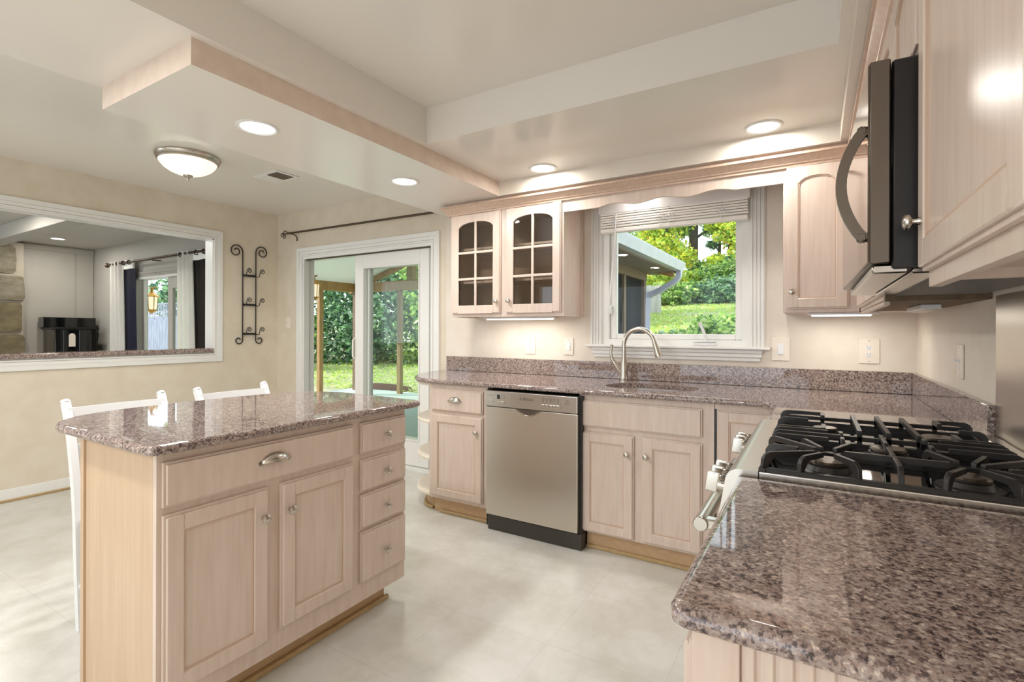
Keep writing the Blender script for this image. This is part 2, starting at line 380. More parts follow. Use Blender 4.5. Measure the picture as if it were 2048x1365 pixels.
# pass-through casing, reveal and granite ledge
casing(FI(L), PY0, PY1, PZ0, PZ1, .08, 'trim_1', white, bottom=True)
b = MB().box(L-.125, L+.004, PY1-.012, PY1, PZ0, PZ1).box(L-.125, L+.004, PY0, PY1, PZ1-.012, PZ1).box(L-.125, L+.004, PY0, PY1, PZ0, PZ0+.008)
struct('trim_1_reveal', b, white)
o = MB().slab([(L-.2, PY0+.01), (L+.035, PY0+.01), (L+.035, PY1-.015), (L-.2, PY1-.015)], PZ0+.009, PZ0+.048, .01).build('window_ledge', granite)
tag(o, 'granite ledge along the bottom of the pass-through opening to the living room', 'ledge')

# patio door ------------------------------------------------------------
casing(FB(BK), DX0+.035, DX1-.03, 0, DZ-.02, .085, 'trim_2', white)
door = struct('door_1', MB().box(DX0, DX0+.05, BK-.002, BK+.06, 0, DZ).box(DX0, DX0+.03, BK+.06, BK+.14, 0, DZ).box(DX1-.05, DX1, BK-.002, BK+.14, 0, DZ)
       .box(DX0+.05, DX1-.05, BK-.002, BK+.14, DZ-.05, DZ).box(DX0+.05, DX1-.05, BK+.01, BK+.15, 0, .03), white)
struct('door_track', MB().box(DX0+.05, DX1-.05, BK+.02, BK+.03, DZ-.062, DZ-.05), bronze, door)
def slider(u0, u1, y, nm):
    v0, v1, s = .035, DZ-.055, .105
    p = struct(nm, MB().box(u0, u0+s, y-.02, y+.02, v0, v1, .003).box(u1-s, u1, y-.02, y+.02, v0, v1, .003)
        .box(u0+s, u1-s, y-.02, y+.02, v1-.125, v1, .003).box(u0+s, u1-s, y-.02, y+.02, v0, v0+.22, .003), white, door)
    struct('pane_bead', MB().box(u0+s, u0+s+.014, y-.024, y+.024, v0+.22, v1-.125).box(u1-s-.014, u1-s, y-.024, y+.024, v0+.22, v1-.125)
        .box(u0+s+.014, u1-s-.014, y-.024, y+.024, v1-.139, v1-.125).box(u0+s+.014, u1-s-.014, y-.024, y+.024, v0+.22, v0+.234), steel_d if False else white, p)
    struct('pane', MB().box(u0+s-.01, u1-s+.01, y-.003, y+.003, v0+.21, v1-.12), glass, p); return p
slider(-3.83, -2.90, BK+.055, 'door_panel')
p2 = slider(-3.80, -2.87, BK+.105, 'door_panel')
struct('door_handle', MB().tube([(-3.825, BK+.035, 1.17), (-3.825, BK+.005, 1.15), (-3.825, BK+.005, .99), (-3.825, BK+.035, .97)], .008, 8), white, door)

# window ---------------------------------------------------------------
w = struct('window_1', MB().box(WX0, WX0+.045, BK, BK+.13, WZ0, WZ1).box(WX1-.045, WX1, BK, BK+.13, WZ0, WZ1).box(WX0+.045, WX1-.045, BK, BK+.13, WZ1-.045, WZ1).box(WX0+.045, WX1-.045, BK, BK+.13, WZ0, WZ0+.04), white)
gx0, gx1, gz0, gz1 = -1.195, -.428, 1.226, 2.06
sx0, sx1, sz0, sz1 = WX0+.045, WX1-.045, WZ0+.04, WZ1-.045
struct('window_sash', MB().box(sx0, gx0, BK+.03, BK+.07, sz0, sz1, .004).box(gx1, sx1, BK+.03, BK+.07, sz0, sz1, .004).box(gx0, gx1, BK+.03, BK+.07, gz1, sz1, .004).box(gx0, gx1, BK+.03, BK+.07, sz0, gz0, .004), white, w)
struct('window_pane', MB().box(gx0-.005, gx1+.005, BK+.047, BK+.053, gz0-.005, gz1+.005), glass, w)
struct('crank_handle', MB().box(-.675, -.535, BK-.012, BK+.03, 1.152, 1.176, .006, 2).box(-.668, -.542, BK-.02, BK+.02, 1.176, 1.184, .003)
   .tube([(-.595, BK-.01, 1.18), (-.60, BK-.012, 1.22), (-.625, BK-.014, 1.285), (-.632, BK-.014, 1.3)], [.011, .009, .009, .012], 10), whiteg, w)
struct('window_latch', MB().box(-1.236, -1.222, BK+.01, BK+.03, 1.36, 1.43, .004).tube([(-1.229, BK+.01, 1.42), (-1.229, BK-.012, 1.41), (-1.229, BK-.012, 1.37)], .006, 8), whiteg, w)
b = MB()
for u0, u1 in ((-1.372, -1.283), (-.347, -.258)):
    b.box(u0, u1, BK-.012, BK, 1.15, 2.18, .002)
    for k in range(4): b.box(u0+.006+k*.021, u0+.006+k*.021+.014, BK-.02, BK-.01, 1.15, 2.18, .003)
b.box(-1.40, -.23, BK-.05, BK+.02, 1.134, 1.152, .005, 2)
b.box(-1.36, -.27, BK-.03, BK, 1.11, 1.134, .006, 2).box(-1.355, -.275, BK-.022, BK, 1.085, 1.11, .003).box(-1.345, -.285, BK-.014, BK, 1.062, 1.085, .003)
struct('trim_3', b, white)

# ------------------------------------------------------------------ hardware and fronts
def knob_mb(M, u, v, w0, r=.016):
    P = [(.0075, 0), (.0075, .004), (.0055, .008), (.0055, .014), (r*.75, .017), (r, .021), (r*.96, .025), (r*.6, .0285), (0, .0295)]
    return MB(M @ Matrix.Translation((u, v, w0))).lathe(P, 20)
def knob(parent, M, u, v, w0): return knob_mb(M, u, v, w0).build('knob', nickel, parent)
def cup_pull(parent, M, u, v, w0, a=.052, h=.032, d=.026):
    b = bmesh.new(); n, k = 18, 7; rows = []
    for j in range(k+1):
        t = PI/2*j/k
        rows.append([b.verts.new((a*math.cos(PI*i/n)*math.cos(t) if j < k else 0, h*(math.sin(PI*i/n)*math.cos(t)) - h*.35 if j < k else -h*.35 + 0, d*math.sin(t))) for i in range(n+1)])
    for A, B in zip(rows, rows[1:]):
        for i in range(n): b.faces.new((A[i], A[i+1], B[i+1], B[i]))
    bmesh.ops.remove_doubles(b, verts=b.verts, dist=1e-5)
    bmesh.ops.solidify(b, geom=b.faces[:], thickness=.002)
    mb = MB(M @ Matrix.Translation((u, v, w0))); mb.add(b)
    mb.lathe([(.009, 0), (.009, .003), (0, .004)], 12, Matrix.Translation((-a-.001, -h*.35, 0))); mb.lathe([(.009, 0), (.009, .003), (0, .004)], 12, Matrix.Translation((a+.001, -h*.35, 0)))
    return mb.build('cup_pull', nickel, parent)
FT = .02      # thickness of a front
def drawer(parent, M, u0, u1, v0, v1, nm='drawer'):
    b = MB(M).box(u0, u1, v0, v1, 0, .012, .0015).box(u0+.007, u1-.007, v0+.007, v1-.007, .010, FT, .004, 2)
    return b.build(nm, wood, parent)
def arch(u0, u1, v, rise, n=14):
    """points of a cathedral arch from (u0,v) to (u1,v)"""
    c = (u0+u1)/2; h = (u1-u0)/2
    return [(c-h*math.cos(PI*i/n)*1, v+rise*math.sin(PI*i/n)**.9) for i in range(n+1)]
def shaker(parent, M, u0, u1, v0, v1, st=.055, rise=0, nm='door', panel=True, m=wood):
    b = MB(M); e = .007
    if panel: b.box(u0, u1, v0, v1, 0, .012, .0015)
    w0 = .010 if panel else 0
    if not panel:
        b.box(u0, u0+st, v0, v1, 0, .012, .0015).box(u1-st, u1, v0, v1, 0, .012, .0015)
    b.box(u0+e, u0+st, v0+e, v1-e, w0, FT, .0025).box(u1-st, u1-e, v0+e, v1-e, w0, FT, .0025)
    lo = 0 if not panel else w0
    b.box(u0+st-.002, u1-st+.002, v0+(0 if not panel else e), v0+st, lo, FT, .0025)
    if rise:
        a = arch(u0+st-.002, u1-st+.002, v1-st-rise, rise)
        b.prism([(u1-st+.002, v1-e), (u0+st-.002, v1-e)]+a, lo, FT, bev=.0015)
    else: b.box(u0+st-.002, u1-st+.002, v1-st, v1-e, lo, FT, .0025)
    o = b.build(nm, m, parent)
    if panel:                  # glazed bead round the panel
        k = .0065; q = MB(M); i0, i1, j0, j1 = u0+st-.001, u1-st+.001, v0+st-.001, v1-st+.001
        if rise:
            A = arch(i0, i1, j1-rise, rise); B_ = arch(i0+k, i1-k, j1-rise-k*.6, rise-k*.4)
            for n_ in range(len(A)-1): q.prism([A[n_], A[n_+1], B_[n_+1], B_[n_]], .0115, .0165)
            tp = j1-rise
        else:
            q.prism([(i0, j1), (i1, j1), (i1-k, j1-k), (i0+k, j1-k)], .0115, .0165); tp = j1
        tk = tp-k if not rise else tp-k*.6
        q.prism([(i0, j0), (i0+k, j0+k), (i0+k, tk), (i0, tp)], .0115, .0165).prism([(i1, j0), (i1-k, j0+k), (i1-k, tk), (i1, tp)], .0115, .0165).prism([(i0, j0), (i1, j0), (i1-k, j0+k), (i0+k, j0+k)], .0115, .0165)
        q.build('panel_bead', bead_m, o)
    return o

# ------------------------------------------------------------------ kitchen island
isl = thing('kitchen_island', 'free-standing pickled wood island cabinet with two doors and five drawers', 'kitchen island', (-1.88, 1.24, 0))
IF = -1.64; M = FI(IF)
b = MB().box(-2.11, IF-.02, .745, 1.75, .10, .884)
b.box(IF-.021, IF, .722, 1.755, .0, .884, .001) if False else b.box(IF-.021, IF, .722, 1.755, .10, .884, .001)
b.build('carcass', wood, isl)
MB().box(-2.125, IF-.0215, .722, .744, 0, .884, .001).build('end_panel', wood_end, isl)
MB().box(-2.15, -2.126, .715, 1.76, 0, .884, .001).build('back_panel', wood_end, isl)
MB().box(-2.11, IF-.075, .745, 1.70, 0, .10).build('toe_kick', kick, isl)
MB().box(IF-.075, IF-.055, .745, 1.715, 0, .02, .004).build('shoe_molding', shoe, isl)
d = drawer(isl, M, .735, 1.442, .722, .856); cup_pull(d, M, 1.085, .80, FT)
d = shaker(isl, M, .735, 1.066, .160, .700); knob(d, M, 1.04, .602, FT)
d = shaker(isl, M, 1.112, 1.442, .180, .700); knob(d, M, 1.142, .602, FT)
for v0, v1, kv in ((.725, .856, .79), (.568, .70, .632), (.412, .553, .48), (.182, .396, .285)):
    d = drawer(isl, M, 1.482, 1.748, v0, v1); knob(d, M, 1.615, kv, FT)
def spline(P, n=6, closed=False):
    out = []; P = [Vector(p) for p in P]; k = len(P)
    for i in range(k if closed else k-1):
        p0, p1, p2, p3 = (P[(i-1) % k], P[i], P[(i+1) % k], P[(i+2) % k]) if closed else (P[max(i-1, 0)], P[i], P[i+1], P[min(i+2, k-1)])
        for j in range(n):
            t = j/n; out.append(.5*((2*p1)+(p2-p0)*t+(2*p0-5*p1+4*p2-p3)*t*t+(3*p1-p0-3*p2+p3)*t**3))
    if not closed: out.append(P[-1])
    return out
back = spline([(-1.70, 1.835), (-1.9, 1.845), (-2.13, 1.85), (-2.28, 1.815), (-2.39, 1.745), (-2.445, 1.61), (-2.475, 1.42), (-2.49, 1.2), (-2.49, 1.0), (-2.465, .87), (-2.42, .775), (-2.335, .705)], 5)
out = [(-1.625, .682), (-1.603, .694), (-1.595, .715), (-1.595, 1.795), (-1.605, 1.822), (-1.632, 1.835)]+[tuple(p) for p in back]+[(-2.29, .69), (-2.24, .683)]
o = MB().slab(out, .884, T, .014).build('island_countertop', granite)
tag(o, 'brown speckled granite top with a curved overhang, resting on the island cabinet', 'countertop')

# ------------------------------------------------------------------ base cabinets on the back wall
YF = 2.69; M = FB(YF)
cab = thing('base_cabinet', 'pickled wood base cabinet with one drawer and one door, beside the dishwasher', 'cabinet', (-2.05, 3.0, 0))
MB().box(-2.285, -1.80, YF, 3.34, .10, .884, .001).build('carcass', wood, cab)
MB().box(-2.26, -1.80, YF+.03, 3.3, 0, .10).build('toe_kick', kick, cab)
MB().box(-2.20, -1.80, YF+.012, YF+.03, 0, .02, .004).build('shoe_molding', shoe, cab)
d = drawer(cab, M, -2.255, -1.832, .702, .85); cup_pull(d, M, -2.05, .785, FT)
d = shaker(cab, M, -2.255, -1.832, .122, .682); knob(d, M, -1.874, .585, FT)
# rounded open shelves on its end
sh = thing('corner_shelf', 'cream rounded open end shelves between the patio door and the base cabinet', 'shelf', (-2.45, 3.0, 0))
def quarter(r0, y0, r1, n=14): # from wall to cabinet front, bulging to -x
    return [(-2.286-r0*math.sin(PI/2*i/n)**.8 if False else -2.286-r0*math.cos(PI/2*i/n), y0-(y0-r1)*math.sin(PI/2*i/n)) for i in range(n+1)]
shelfm = mat('shelf_paint', lin(232, 222, 206), .35)
ql = quarter(.34, 3.2, YF+.01)
poly = [(-2.286, 3.34), (-2.626, 3.34)]+ql
for z in (.10, .345, .60, .862):
    MB().slab(poly[::-1] if False else poly, z, z+.022, .006).build('shelf_board', shelfm, sh)
MB().box(-2.626, -2.286, 3.335, 3.35, .0, .884).build('back_panel', shelfm, sh)
MB().slab([(-2.286, 3.33), (-2.54, 3.33)]+[(-2.286-(-2.286-p[0])*.72, 3.2-(3.2-p[1])*.9) for p in ql], 0, .10, .003).build('toe_kick', kick, sh)
pb = [(-2.286-(-2.286-p[0])*.75, 3.2-(3.2-p[1])*.925) for p in ql]
MB().tube([(p[0], p[1], .01) for p in pb], .011, 8).build('shoe_molding', shoe, sh)

# dishwasher
dw = thing('dishwasher', 'stainless steel front dishwasher under the granite worktop', 'dishwasher', (-1.46, 2.95, 0))
M = FB(2.645)
part('body', black, dw, -1.78, -1.135, 2.65, 3.25, .02, .872)
dr = MB().box(-1.768, -1.148, 2.622, 2.652, .10, .772, .004, 2).build('door', steel, dw)
cp = MB().box(-1.768, -1.148, 2.616, 2.652, .776, .872, .004, 2).build('control_panel', steel_h, dw)
FP = FB(2.616)
pt = FP
for u0, u1, v0, v1, w_ in ((-1.735, -1.712, .80, .815, .004), (-1.683, -1.63, .795, .81, .004)):
    MB(pt).box(u0, u1, v0, v1, 0, w_, .0015).build('button', steel_h, cp)
for k in range(5): MB(pt).box(-1.372+k*.024, -1.350+k*.024, .797, .815, 0, .004, .0015).build('button', steel_h, cp)
MB(pt).box(-1.682, -1.662, .825, .851, 0, .001).build('display', blackg, cp)
for k in range(5):
    b = MB(pt).box(-1.366+k*.024, -1.361+k*.024, .824, .829, 0, .0006)
    for q in range(3): b.box(-1.37+k*.024, -1.354+k*.024, .836+q*.006, .838+q*.006, 0, .0005)
    b.build('program_print', gold_txt, cp)
b = MB(pt).box(-1.212, -1.2, .848, .85, 0, .0005)
for q in range(2): b.box(-1.222, -1.218, .825+q*.01, .829+q*.01, 0, .0006).box(-1.214, -1.198, .826+q*.01, .828+q*.01, 0, .0005)
b.build('indicator_print', gold_txt, cp)
b = MB(pt)
for q in range(3): b.box(-1.654, -1.650, .828+q*.01, .831+q*.01, 0, .0005).box(-1.634, -1.630, .828+q*.01, .832+q*.01, 0, .0005)
b.build('indicator_print', gold_txt, cp)
MB(pt).box(-1.742, -1.70, .842, .844, 0, .0005).build('model_print', gold_txt, cp)
def text(s, size, M, mat_, parent, name):
    cu = bpy.data.curves.new(name, 'FONT'); cu.body = s; cu.size = size; cu.extrude = .0004; cu.align_x = 'CENTER'
    tmp = bpy.data.objects.new('t', cu); me = bpy.data.meshes.new_from_object(tmp); bpy.data.objects.remove(tmp)
    b = bmesh.new(); b.from_mesh(me); bpy.data.meshes.remove(me); mb = MB(M); mb.add(b); return mb.build(name, mat_, parent)
text('BOSCH', .02, FB(2.616) @ Matrix.Translation((-1.462, .829, .0006)), gold_txt, cp, 'logo_lettering')
MB(FB(2.616) @ Matrix.Translation((-1.512, .8355, 0))).tube([(.0075*math.cos(2*PI*i/16), .0075*math.sin(2*PI*i/16), .0004) for i in range(16)], .0009, 6, closed=True).box(-.0045, -.003, -.005, .005, 0, .0006).box(.003, .0045, -.005, .005, 0, .0006).box(-.004, .004, -.0008, .0008, 0, .0006).build('logo_emblem', gold_txt, cp)
b = MB(FB(2.621)).prism([(-1.55+.17*i/12, .774-.034*math.sin(PI*i/12)) for i in range(13)], -.004, .0015)
h = b.build('handle_recess', steel_d, dw)
b = MB(FB(2.621)).tube([(-1.55+.17*i/12, .772-.034*math.sin(PI*i/12), .002) for i in range(13)], .003, 6); b.build('handle_lip', steel_d, dw)
part('kick_plate', dkick, dw, -1.765, -1.13, 2.64, 2.70, 0, .092, bev=.004)

# sink base and blind corner
M = FB(YF)
sb = thing('sink_cabinet', 'pickled wood sink cabinet with a false drawer front over two doors', 'cabinet', (-.79, 3.0, 0))
MB().box(-1.165, -1.125, YF, 3.3, .10, .884, .001).box(-.50, -.435, YF, 3.3, .10, .884, .001).box(-1.125, -.50, YF, YF+.02, .10, .884, .001).box(-1.125, -.50, YF+.02, 3.3, .1, .12).build('carcass', wood, sb)
MB().box(-1.13, -.40, YF+.035, 3.3, 0, .10).build('toe_kick', kick, sb)
MB().box(-1.128, -.40, YF+.018, YF+.035, 0, .02, .004).build('shoe_molding', shoe, sb)
drawer(sb, M, -1.153, -.491, .703, .851, 'drawer_front')
d = shaker(sb, M, -1.15, -.842, .108, .674); knob(d, M, -.876, .573, FT)
d = shaker(sb, M, -.795, -.491, .112, .674); knob(d, M, -.772, .575, FT)
cc = thing('corner_cabinet', 'pickled wood corner base cabinet with its door half hidden by the range', 'cabinet', (-.15, 3.0, 0))
MB().box(-.434, .43, YF+.004, 3.3, .10, .884, .001).box(-.12, .43, 2.07, YF+.004, .10, .884, .001).build('carcass', wood, cc)
MB().box(-.40, .43, YF+.035, 3.3, 0, .10).build('toe_kick', kick, cc)
part('door_gap', black, cc, -.434, -.424, YF+.001, YF+.006, .13, .855)
d = shaker(cc, FB(YF+.012), -.422, -.155, .13, .852)

# near base cabinet
nb = thing('base_cabinet', 'pickled wood base cabinet under the short granite counter nearest the range, with a beadboard end', 'cabinet', (.16, .94, 0))
MB().box(-.125, .43, .655, 1.262, .10, .884, .001).build('carcass', wood, nb)
MB().box(-.05, .43, .70, 1.25, 0, .10).build('toe_kick', kick, nb)
b = MB().box(-.128, -.075, .638, .656, .02, .884, .001).box(.40, .43, .638, .656, .02, .884).box(-.075, .40, .648, .656, .02, .884)
for k in range(24): b.box(-.075+k*.0198, -.075+k*.0198+.016, .644, .65, .02, .884, .002)
b.build('end_panel', wood, nb)
shaker(nb, FR(-.126), -1.25, -.67, .12, .85)

# ------------------------------------------------------------------ countertops and backsplash
r_in = [(-.218+.058*(1-math.cos(PI/2*i/6)) , 2.65-.058*math.sin(PI/2*i/6)) for i in range(7)]
end = spline([(-2.705, 3.345), (-2.69, 3.2), (-2.655, 3.05), (-2.60, 2.92), (-2.52, 2.80), (-2.42, 2.71), (-2.32, 2.662), (-2.22, 2.65)], 4)
out = [(R-.001, 3.345), (-.9, 3.345)]+[tuple(p) for p in end]+[(-1.6, 2.65), (-1.0, 2.65)]+r_in+[(-.16, 2.30), (-.16, 2.062), (R-.001, 2.062)]
def sell(cx, cy, a, bb, n=40, e=2.6):
    return [(cx+a*math.copysign(abs(math.cos(2*PI*i/n))**(2/e), math.cos(2*PI*i/n)), cy+bb*math.copysign(abs(math.sin(2*PI*i/n))**(2/e), math.sin(2*PI*i/n))) for i in range(n)]
hole = sell(-.835, 2.985, .265, .175)
o = MB().slab(out, .884, T, .013, holes=[hole]).build('countertop', granite)
tag(o, 'long brown speckled granite worktop along the back wall with the sink cut-out', 'countertop')
o = MB().slab([(-.135, .622), (R-.001, .622), (R-.001, 1.264), (-.155, 1.264), (-.155, .645), (-.150, .629)], .884, T, .014, seg=6).build('countertop', granite)
tag(o, 'short brown speckled granite counter in front of the gas range', 'countertop')
o = bx(-2.66, R-.023, 3.346, BK-.0005, T+.0005, 1.03, .002).build('backsplash', granite); tag(o, 'low granite upstand along the back wall under the window', 'backsplash')
o = bx(R-.0225, R-.0005, 1.99, BK-.001, T+.0005, 1.03, .002).build('backsplash', granite); tag(o, 'short low granite upstand on the side wall behind the range', 'backsplash')
o = bx(R-.006, R-.0005, 1.265, 1.985, .93, 1.35).build('range_backsplash', steel); tag(o, 'plain stainless steel sheet on the wall between range and microwave', 'backsplash')

# sink
sk = thing('sink', 'stainless steel undermount sink set into the granite worktop', 'sink', (-.835, 2.985, .70))
b = bmesh.new(); rings = []
for z, s_ in ((.883, 1.03), (.86, 1.02), (.76, .98), (.715, .9), (.70, .7), (.698, .12)):
    rings.append([b.verts.new((-.835+(p[0]+.835)*s_, 2.985+(p[1]-2.985)*s_, z)) for p in hole])
for A, B in zip(rings, rings[1:]):
    for i in range(40): b.faces.new((A[i], A[(i+1) % 40], B[(i+1) % 40], B[i]))
b.faces.new(rings[-1])
MB().add(b).build('basin', steel_h, sk)
MB().lathe([(.045, .702), (.04, .704), (.02, .701), (0, .701)], 20, Matrix.Translation((-.835, 2.985, 0))).build('drain', nickel, sk)

# faucet
fx, fy = -1.085, 3.235
fc = thing('faucet', 'brushed nickel gooseneck faucet with side lever behind the sink', 'faucet', (fx, fy, T))
MB().lathe([(.033, T), (.033, T+.006), (.027, T+.010), (.027, T+.016), (.029, T+.018), (.029, T+.024), (.026, T+.028), (.0255, T+.06), (.023, T+.10), (.0185, T+.14), (.0165, T+.15)], 24, Matrix.Translation((fx, fy, 0))).build('body', nickel, fc)
pth = [(fx, fy, T+.145), (fx, fy, T+.24)]; Rr = .105; dx, dy = .995, -.1
for i in range(1, 17):
    a = PI*.93*i/16; pth.append((fx+dx*Rr*(1-math.cos(a)), fy+dy*Rr*(1-math.cos(a)), T+.24+Rr*math.sin(a)))
MB().tube(pth, .0145, 14).build('spout', nickel, fc)
e0, e1 = Vector(pth[-2]), Vector(pth[-1]); dv = (e1-e0).normalized()
MB().tube([e1, e1+dv*.006, e1+dv*.01, e1+dv*.05, e1+dv*.085, e1+dv*.1], [.0155, .0155, .0165, .019, .0245, .0235], 16).build('spray_head', nickel, fc)
MB().tube([(fx, fy, T+.035), (fx-.025, fy-.01, T+.07), (fx-.055, fy-.02, T+.115)], [.02, .019, .0165], 14).tube([(fx-.055, fy-.02, T+.115), (fx-.075, fy-.026, T+.15), (fx-.08, fy-.028, T+.185), (fx-.075, fy-.028, T+.225), (fx-.074, fy-.028, T+.24)], [.0165, .013, .009, .0085, .011], 12).build('lever', nickel, fc)

# ------------------------------------------------------------------ range
rg = thing('gas_range', 'stainless steel gas range with black cast iron grates', 'range', (.13, 1.66, 0))
RY0, RY1 = 1.272, 2.052
part('body', steel, rg, -.165, .43, RY0, RY1, .05, .885, bev=.003)
part('plinth', black, rg, -.12, .42, RY0+.02, RY1-.02, 0, .05)
prof = [(-.112, .885), (-.112, .926), (-.15, .926)]+[(-.15-.032*math.sin(a), .894+.032*math.cos(a)) for a in [PI/2*i/6 for i in range(1, 7)]]+[(-.198, .80), (-.198, .79), (-.16, .79), (-.16, .885)]
MB().prism(prof, RY0, RY1, axis='y').build('control_panel', steel, rg)
part('cooktop', blackg, rg, -.111, .43, RY0+.012, RY1-.012, .885, .918, bev=.003)
for y in (RY0, RY1-.018): MB().box(-.111, .43, y, y+.018, .89, .926, .004, 2).build('side_trim', steel_h, rg)
part('back_trim', steel_h, rg, .408, .447, RY0, RY1, .886, .945, bev=.004)
part('oven_door', steel, rg, -.196, -.166, RY0+.004, RY1-.004, .20, .785, bev=.004)
part('oven_window', blackg, rg, -.198, -.195, RY0+.1, RY1-.1, .32, .66)
part('drawer_front', steel, rg, -.194, -.166, RY0+.004, RY1-.004, .055, .195, bev=.004)
hb = MB().tube([(-.245, RY0+.042, .765), (-.245, RY0+.046, .765), (-.245, RY1-.046, .765), (-.245, RY1-.042, .765)], [.016, .0185, .0185, .016], 20).build('oven_handle', nickel, rg)
for y in (RY0+.05, RY1-.08): MB().box(-.243, -.192, y, y+.03, .752, .778, .004).build('handle_post', nickel, hb)
for y in (1.362, 1.43, 1.497, 1.835, 1.898, 1.955):
    Mk = Matrix.Translation((-.188, y, .858)) @ Matrix.Rotation(-PI/2+.13, 4, 'Y')
    mb = MB(Mk).lathe([(.025, 0), (.025, .004), (.021, .006), (.0215, .022), (.018, .024), (0, .024)], 24).box(-.025, .025, -.009, .009, .02, .052, .005, 2)
    kb = mb.build('knob', nickel, rg)
    b = MB(Mk)
    for k in range(9):
        a = -1.2+k*.3; b.box(.0216*math.cos(a)-.0008, .0216*math.cos(a)+.0008, .0216*math.sin(a)-.001, .0216*math.sin(a)+.001, .008, .014+.004*(k % 2))
    b.build('dial_marks', gold_txt, kb)
# burners
for (x, y, r) in ((.025, 1.39, .045), (.275, 1.39, .038), (.16, 1.612, .042), (.025, 1.86, .036), (.30, 1.86, .045)):
    bt = MB().lathe([(r+.02, .918), (r+.018, .923), (r+.006, .925), (r, .935), (r*.8, .937), (0, .937)], 24, Matrix.Translation((x, y, 0))).build('burner', iron, rg)
    MB().lathe([(r*.92, .937), (r*.95, .942), (r*.85, .946), (0, .947)], 24, Matrix.Translation((x, y, 0))).build('burner_cap', steel_d, bt)
GZ = .962
def grate(y0, y1, cents, cast=False):
    b = MB(); x0, x1 = -.104, .405; hb_ = .006
    for y in (y0, y1): b.tube([(x0, y, .926), (x1, y, .926)], 0, sq=(hb_, .008))
    for x in (x0, x1): b.tube([(x, y0, .926), (x, y1, .926)], 0, sq=(hb_, .008))
    for x in (x0, x1):
        for y in (y0, y1): b.box(x-.008, x+.008, y-.008, y+.008, .917, .934, .002)
    def finger(p, q):
        P = Vector((p[0], p[1], 0)); Q = Vector((q[0], q[1], 0)); t = (Q-P); n = t.normalized()
        ln = t.length; side = Vector((-n.y, n.x, 0)); keep = b.M; M2 = Matrix.Identity(4); hh = .006
        for i in range(3): M2[i][0], M2[i][1], M2[i][2], M2[i][3] = n[i], (0, 0, 1)[i], n.cross(Vector((0, 0, 1)))[i], P[i]
        b.M = M2
        b.prism([(-.004, .922), (.010, .922), (.011, .938), (.016, .946), (.026, GZ-hh), (ln, GZ-hh), (ln, GZ+hh-.002), (ln-.002, GZ+hh), (.016, GZ+hh), (.004, GZ), (-.002, GZ-.010)], -.0048, .0048, bev=.0012)
        b.M = keep
    if cast:
        for y, s_ in ((y0, 1), (y1, -1)):
            b.tube([(x0+.02, y, GZ-.016), (x1-.02, y, GZ-.016)], 0, sq=(.006, .006))
            for x in (.02, .105, .17, .235, .318): b.box(x-.006, x+.006, y-.006, y+.006, .93, GZ+.004, .001)
        for x in (x0, x1): finger((x, y0), (.02 if x < 0 else .318, y0+.001)); finger((x, y1), (.02 if x < 0 else .318, y1-.001))
        for x in (.02, .318):
            b.tube([(x, y0, GZ), (x, y0+.075, GZ)], 0, sq=(.0055, .0065)); b.tube([(x, y1, GZ), (x, y1-.075, GZ)], 0, sq=(.0055, .0065))
        for x in (.105, .17, .235): b.tube([(x, y0, GZ), (x, y1, GZ)], 0, sq=(.0055, .0065))
        ym = (y0+y1)/2
        finger((x0, ym), (-.02, ym)); finger((x1, ym), (.345, ym)); 
    else:
        ym = (y0+y1)/2
        for cx, cy in cents:
            l = cx < .15; q = 1 if l else -1; xe = x0 if l else x1
            for p_, t_ in (((xe, y0+.004), (cx-.024*q, cy-.018)), ((xe, ym), (cx-.06*q, cy)), ((xe, y1-.004), (cx-.024*q, cy+.018)),
                           ((cx-.055*q, y0), (cx-.012*q, cy-.03)), ((cx+.055*q, y0), (cx+.014*q, cy-.03)), ((cx+.055*q, y1), (cx+.014*q, cy+.03)), ((cx-.055*q, y1), (cx-.012*q, cy+.03))): finger(p_, t_)
        if cents: b.tube([(.058, ym-.012, GZ), (.243, ym-.012, GZ)], 0, sq=(.0052, .0065))
        finger((.15, y0), (.15, ym)); finger((.15, y1), (.15, ym))
        if not cents:
            for xe, xi in ((x0, .06), (x1, .24)): finger((xe, ym), (xi, ym)); finger((xe, y0+.02), (xi-.03 if xe < 0 else xi+.03, y0+.02)); finger((xe, y1-.02), (xi-.03 if xe < 0 else xi+.03, y1-.02))
            for x in (.06, .24): finger((x, y0), (x, y0+.05)); finger((x, y1), (x, y1-.05))
    return b
grate(1.288, 1.525, [(.025, 1.39), (.275, 1.39)]).build('grate', iron, rg)
grate(1.537, 1.69, []).build('grate', iron, rg)
grate(1.702, 2.03, [], True).build('grate', iron, rg)
sr = MB().lathe([(.02, .9185), (.055, .9185), (.062, .928), (.055, .93), (.02, .922), (0, .922)], 24, Matrix.Translation((.385, 2.0, 0))) if False else None

